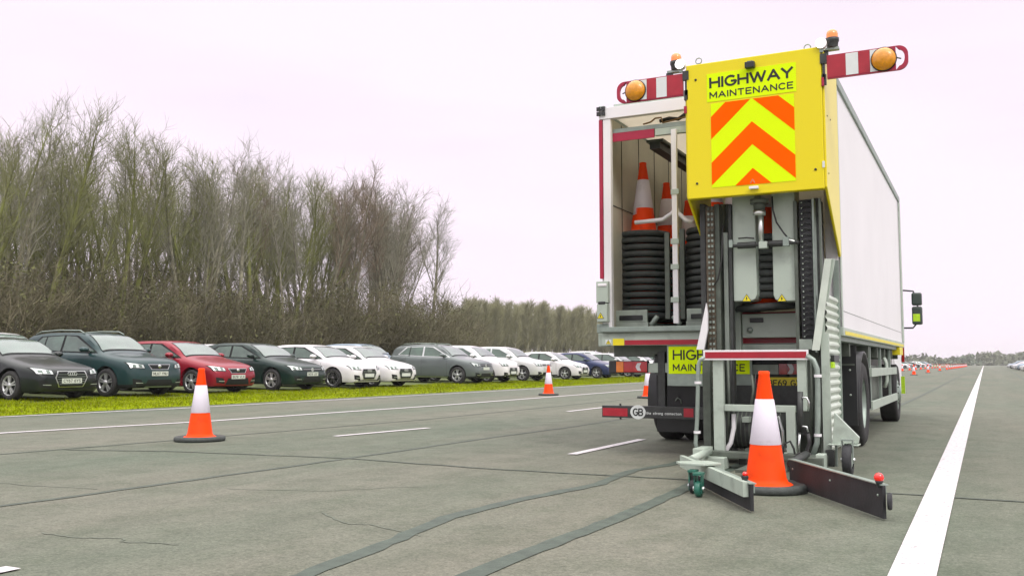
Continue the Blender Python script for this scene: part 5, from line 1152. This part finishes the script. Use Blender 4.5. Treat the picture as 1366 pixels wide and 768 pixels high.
tag(o, 'dense brown and olive undergrowth at the foot of the bare wood', 'undergrowth', kind='stuff')
# far wood: one mass
def far_tree(seed, H=10.5):
    rnd = random.Random(seed); K = Tw(); T = Tw(); tp, _ = grow(rnd, (0, 0, -.2), (0, 0, 1), H, 5, .04, 0); T.tube(tp, [.16, .14, .11, .08, .05, .02], 4)
    for k in range(170):
        t = rnd.uniform(.28, 1); j = min(int(t*5), 4); p = tp[j]*(1-t*5+j)+tp[j+1]*(t*5-j); dd = side_dir(rnd, np.array([0, 0, 1.]), rnd.uniform(.3, .9)); b, _ = grow(rnd, p, dd, rnd.uniform(1.0, 3.0)*(1.2-t*.55), 2, .2, .12); K.tube(b, [.035, .028, .012], 3)
        for m in range(2): b2, _ = grow(rnd, b[1], side_dir(rnd, dd, rnd.uniform(.3, .9)), rnd.uniform(.5, 1.1), 2, .2, .1); K.tube(b2, [.024, .02, .012], 3)
    V = np.vstack([np.array(T.v), np.array(K.v)]); Fq = np.vstack([np.array(T.f), np.array(K.f)+len(T.v)]); return V, Fq, np.concatenate([np.zeros(len(T.f)), np.ones(len(K.f))])
FT = [far_tree(41), far_tree(42, 9.6), far_tree(43, 9.9), far_tree(44, 10.2), far_tree(45, 10.8)]
fm = [mat('far_bark', (.46, .45, .33), .9, 0, .3, .3, col2=(.2, .2, .13)), mat('far_twig', (.31, .31, .16), .9, 0, .25, .05, col2=(.24, .24, .13))]
Vs, Fs, Is = [], [], []; off = 0; cnt = 0; tries = 0
while cnt < 650 and tries < 20000:
    tries += 1; x = -71-rt.random()**1.5*16; y = 118+rt.random()**1.25*330; p = px_of(x, y)
    if p < 600: continue
    V, Fq, I = FT[cnt % 5]; a = rt.uniform(0, 6.28); ca, sa = math.cos(a), math.sin(a); q = rt.uniform(.94, 1.04)*(1+.03*math.sin(y*.12))*float(np.interp(p, [618, 650], [.85, 1]))
    Vn = np.stack([V[:, 0]*ca-V[:, 1]*sa, V[:, 0]*sa+V[:, 1]*ca, V[:, 2]], 1)*q+np.array([x, y, .6]); Vs.append(Vn); Fs.append(Fq+off); Is.append(I); off += len(V); cnt += 1
rb_ = np.random.default_rng(9); V, Fq, I = SH[2]
for k in range(420):
    x = -69-rb_.random()*9; y = 115+rb_.random()**1.2*220
    if px_of(x, y) < 610: continue
    Vs.append(V*np.array([1.6, 1.6, .75])+np.array([x, y, .5])); Fs.append(Fq+off); Is.append(np.ones(len(I))); off += len(V)
me = quick_mesh('far_wood', np.vstack(Vs), np.vstack(Fs), None, np.concatenate(Is), mats=fm); o = bpy.data.objects.new('far_wood', me); C.objects.link(o)
tag(o, 'distant olive brown bare wood seen as one mass left of the truck', 'wood', kind='stuff')
# distant treeline on the horizon
r_ = np.random.default_rng(77); n = 26000; X = r_.uniform(-330, 330, n); base = 5.2+1.6*np.sin(X*.021+1)+1.1*np.sin(X*.07)+.8*np.sin(X*.19+2)+X*.006
Yc = 640+r_.normal(0, 18, n)+20*np.sin(X*.013); Z = r_.random(n)**.7*base*(.75+.25*np.sin(X*.9+Yc*.3)); sz = r_.uniform(.5, 1.3, n)
e1 = r_.normal(0, 1, (n, 3))*sz[:, None]*.8; e2 = r_.normal(0, 1, (n, 3))*sz[:, None]*.8; c = np.stack([X, Yc, Z+.3], 1)
V = np.stack([c-e1, c-e2, c+e1, c+e2], 1).reshape(-1, 3)
me = quick_mesh('distant_treeline', V, np.arange(4*n).reshape(-1, 4), None, ((np.sin(X*.05+2)+np.sin(X*.13)+r_.normal(0, .3, n)) > .4).astype(int), mats=[mat('far_leaf', (.09, .13, .075), .95, 0, .2, .02), mat('far_leaf_olive', (.13, .15, .085), .95, 0, .2, .02)])
o = bpy.data.objects.new('distant_treeline', me); C.objects.link(o); tag(o, 'low green treeline along the horizon beyond the road', 'treeline', kind='stuff')

# ------------------------------------------------------------------ air: faint haze over the distance
hm = bpy.data.materials.new('haze'); hm.use_nodes = True; t = hm.node_tree; t.nodes.clear()
o_ = t.nodes.new('ShaderNodeOutputMaterial'); pv = t.nodes.new('ShaderNodeVolumePrincipled'); pv.inputs['Color'].default_value = (.95, .96, .95, 1); pv.inputs['Density'].default_value = .0004; pv.inputs['Anisotropy'].default_value = .1
t.links.new(pv.outputs[0], o_.inputs['Volume'])
g = MB(); g.box(-1150, 1150, -160, 1550, -1.3, 24, hm); tag(g.build('haze'), 'thin pale haze over the far end of the road', 'haze', kind='stuff')
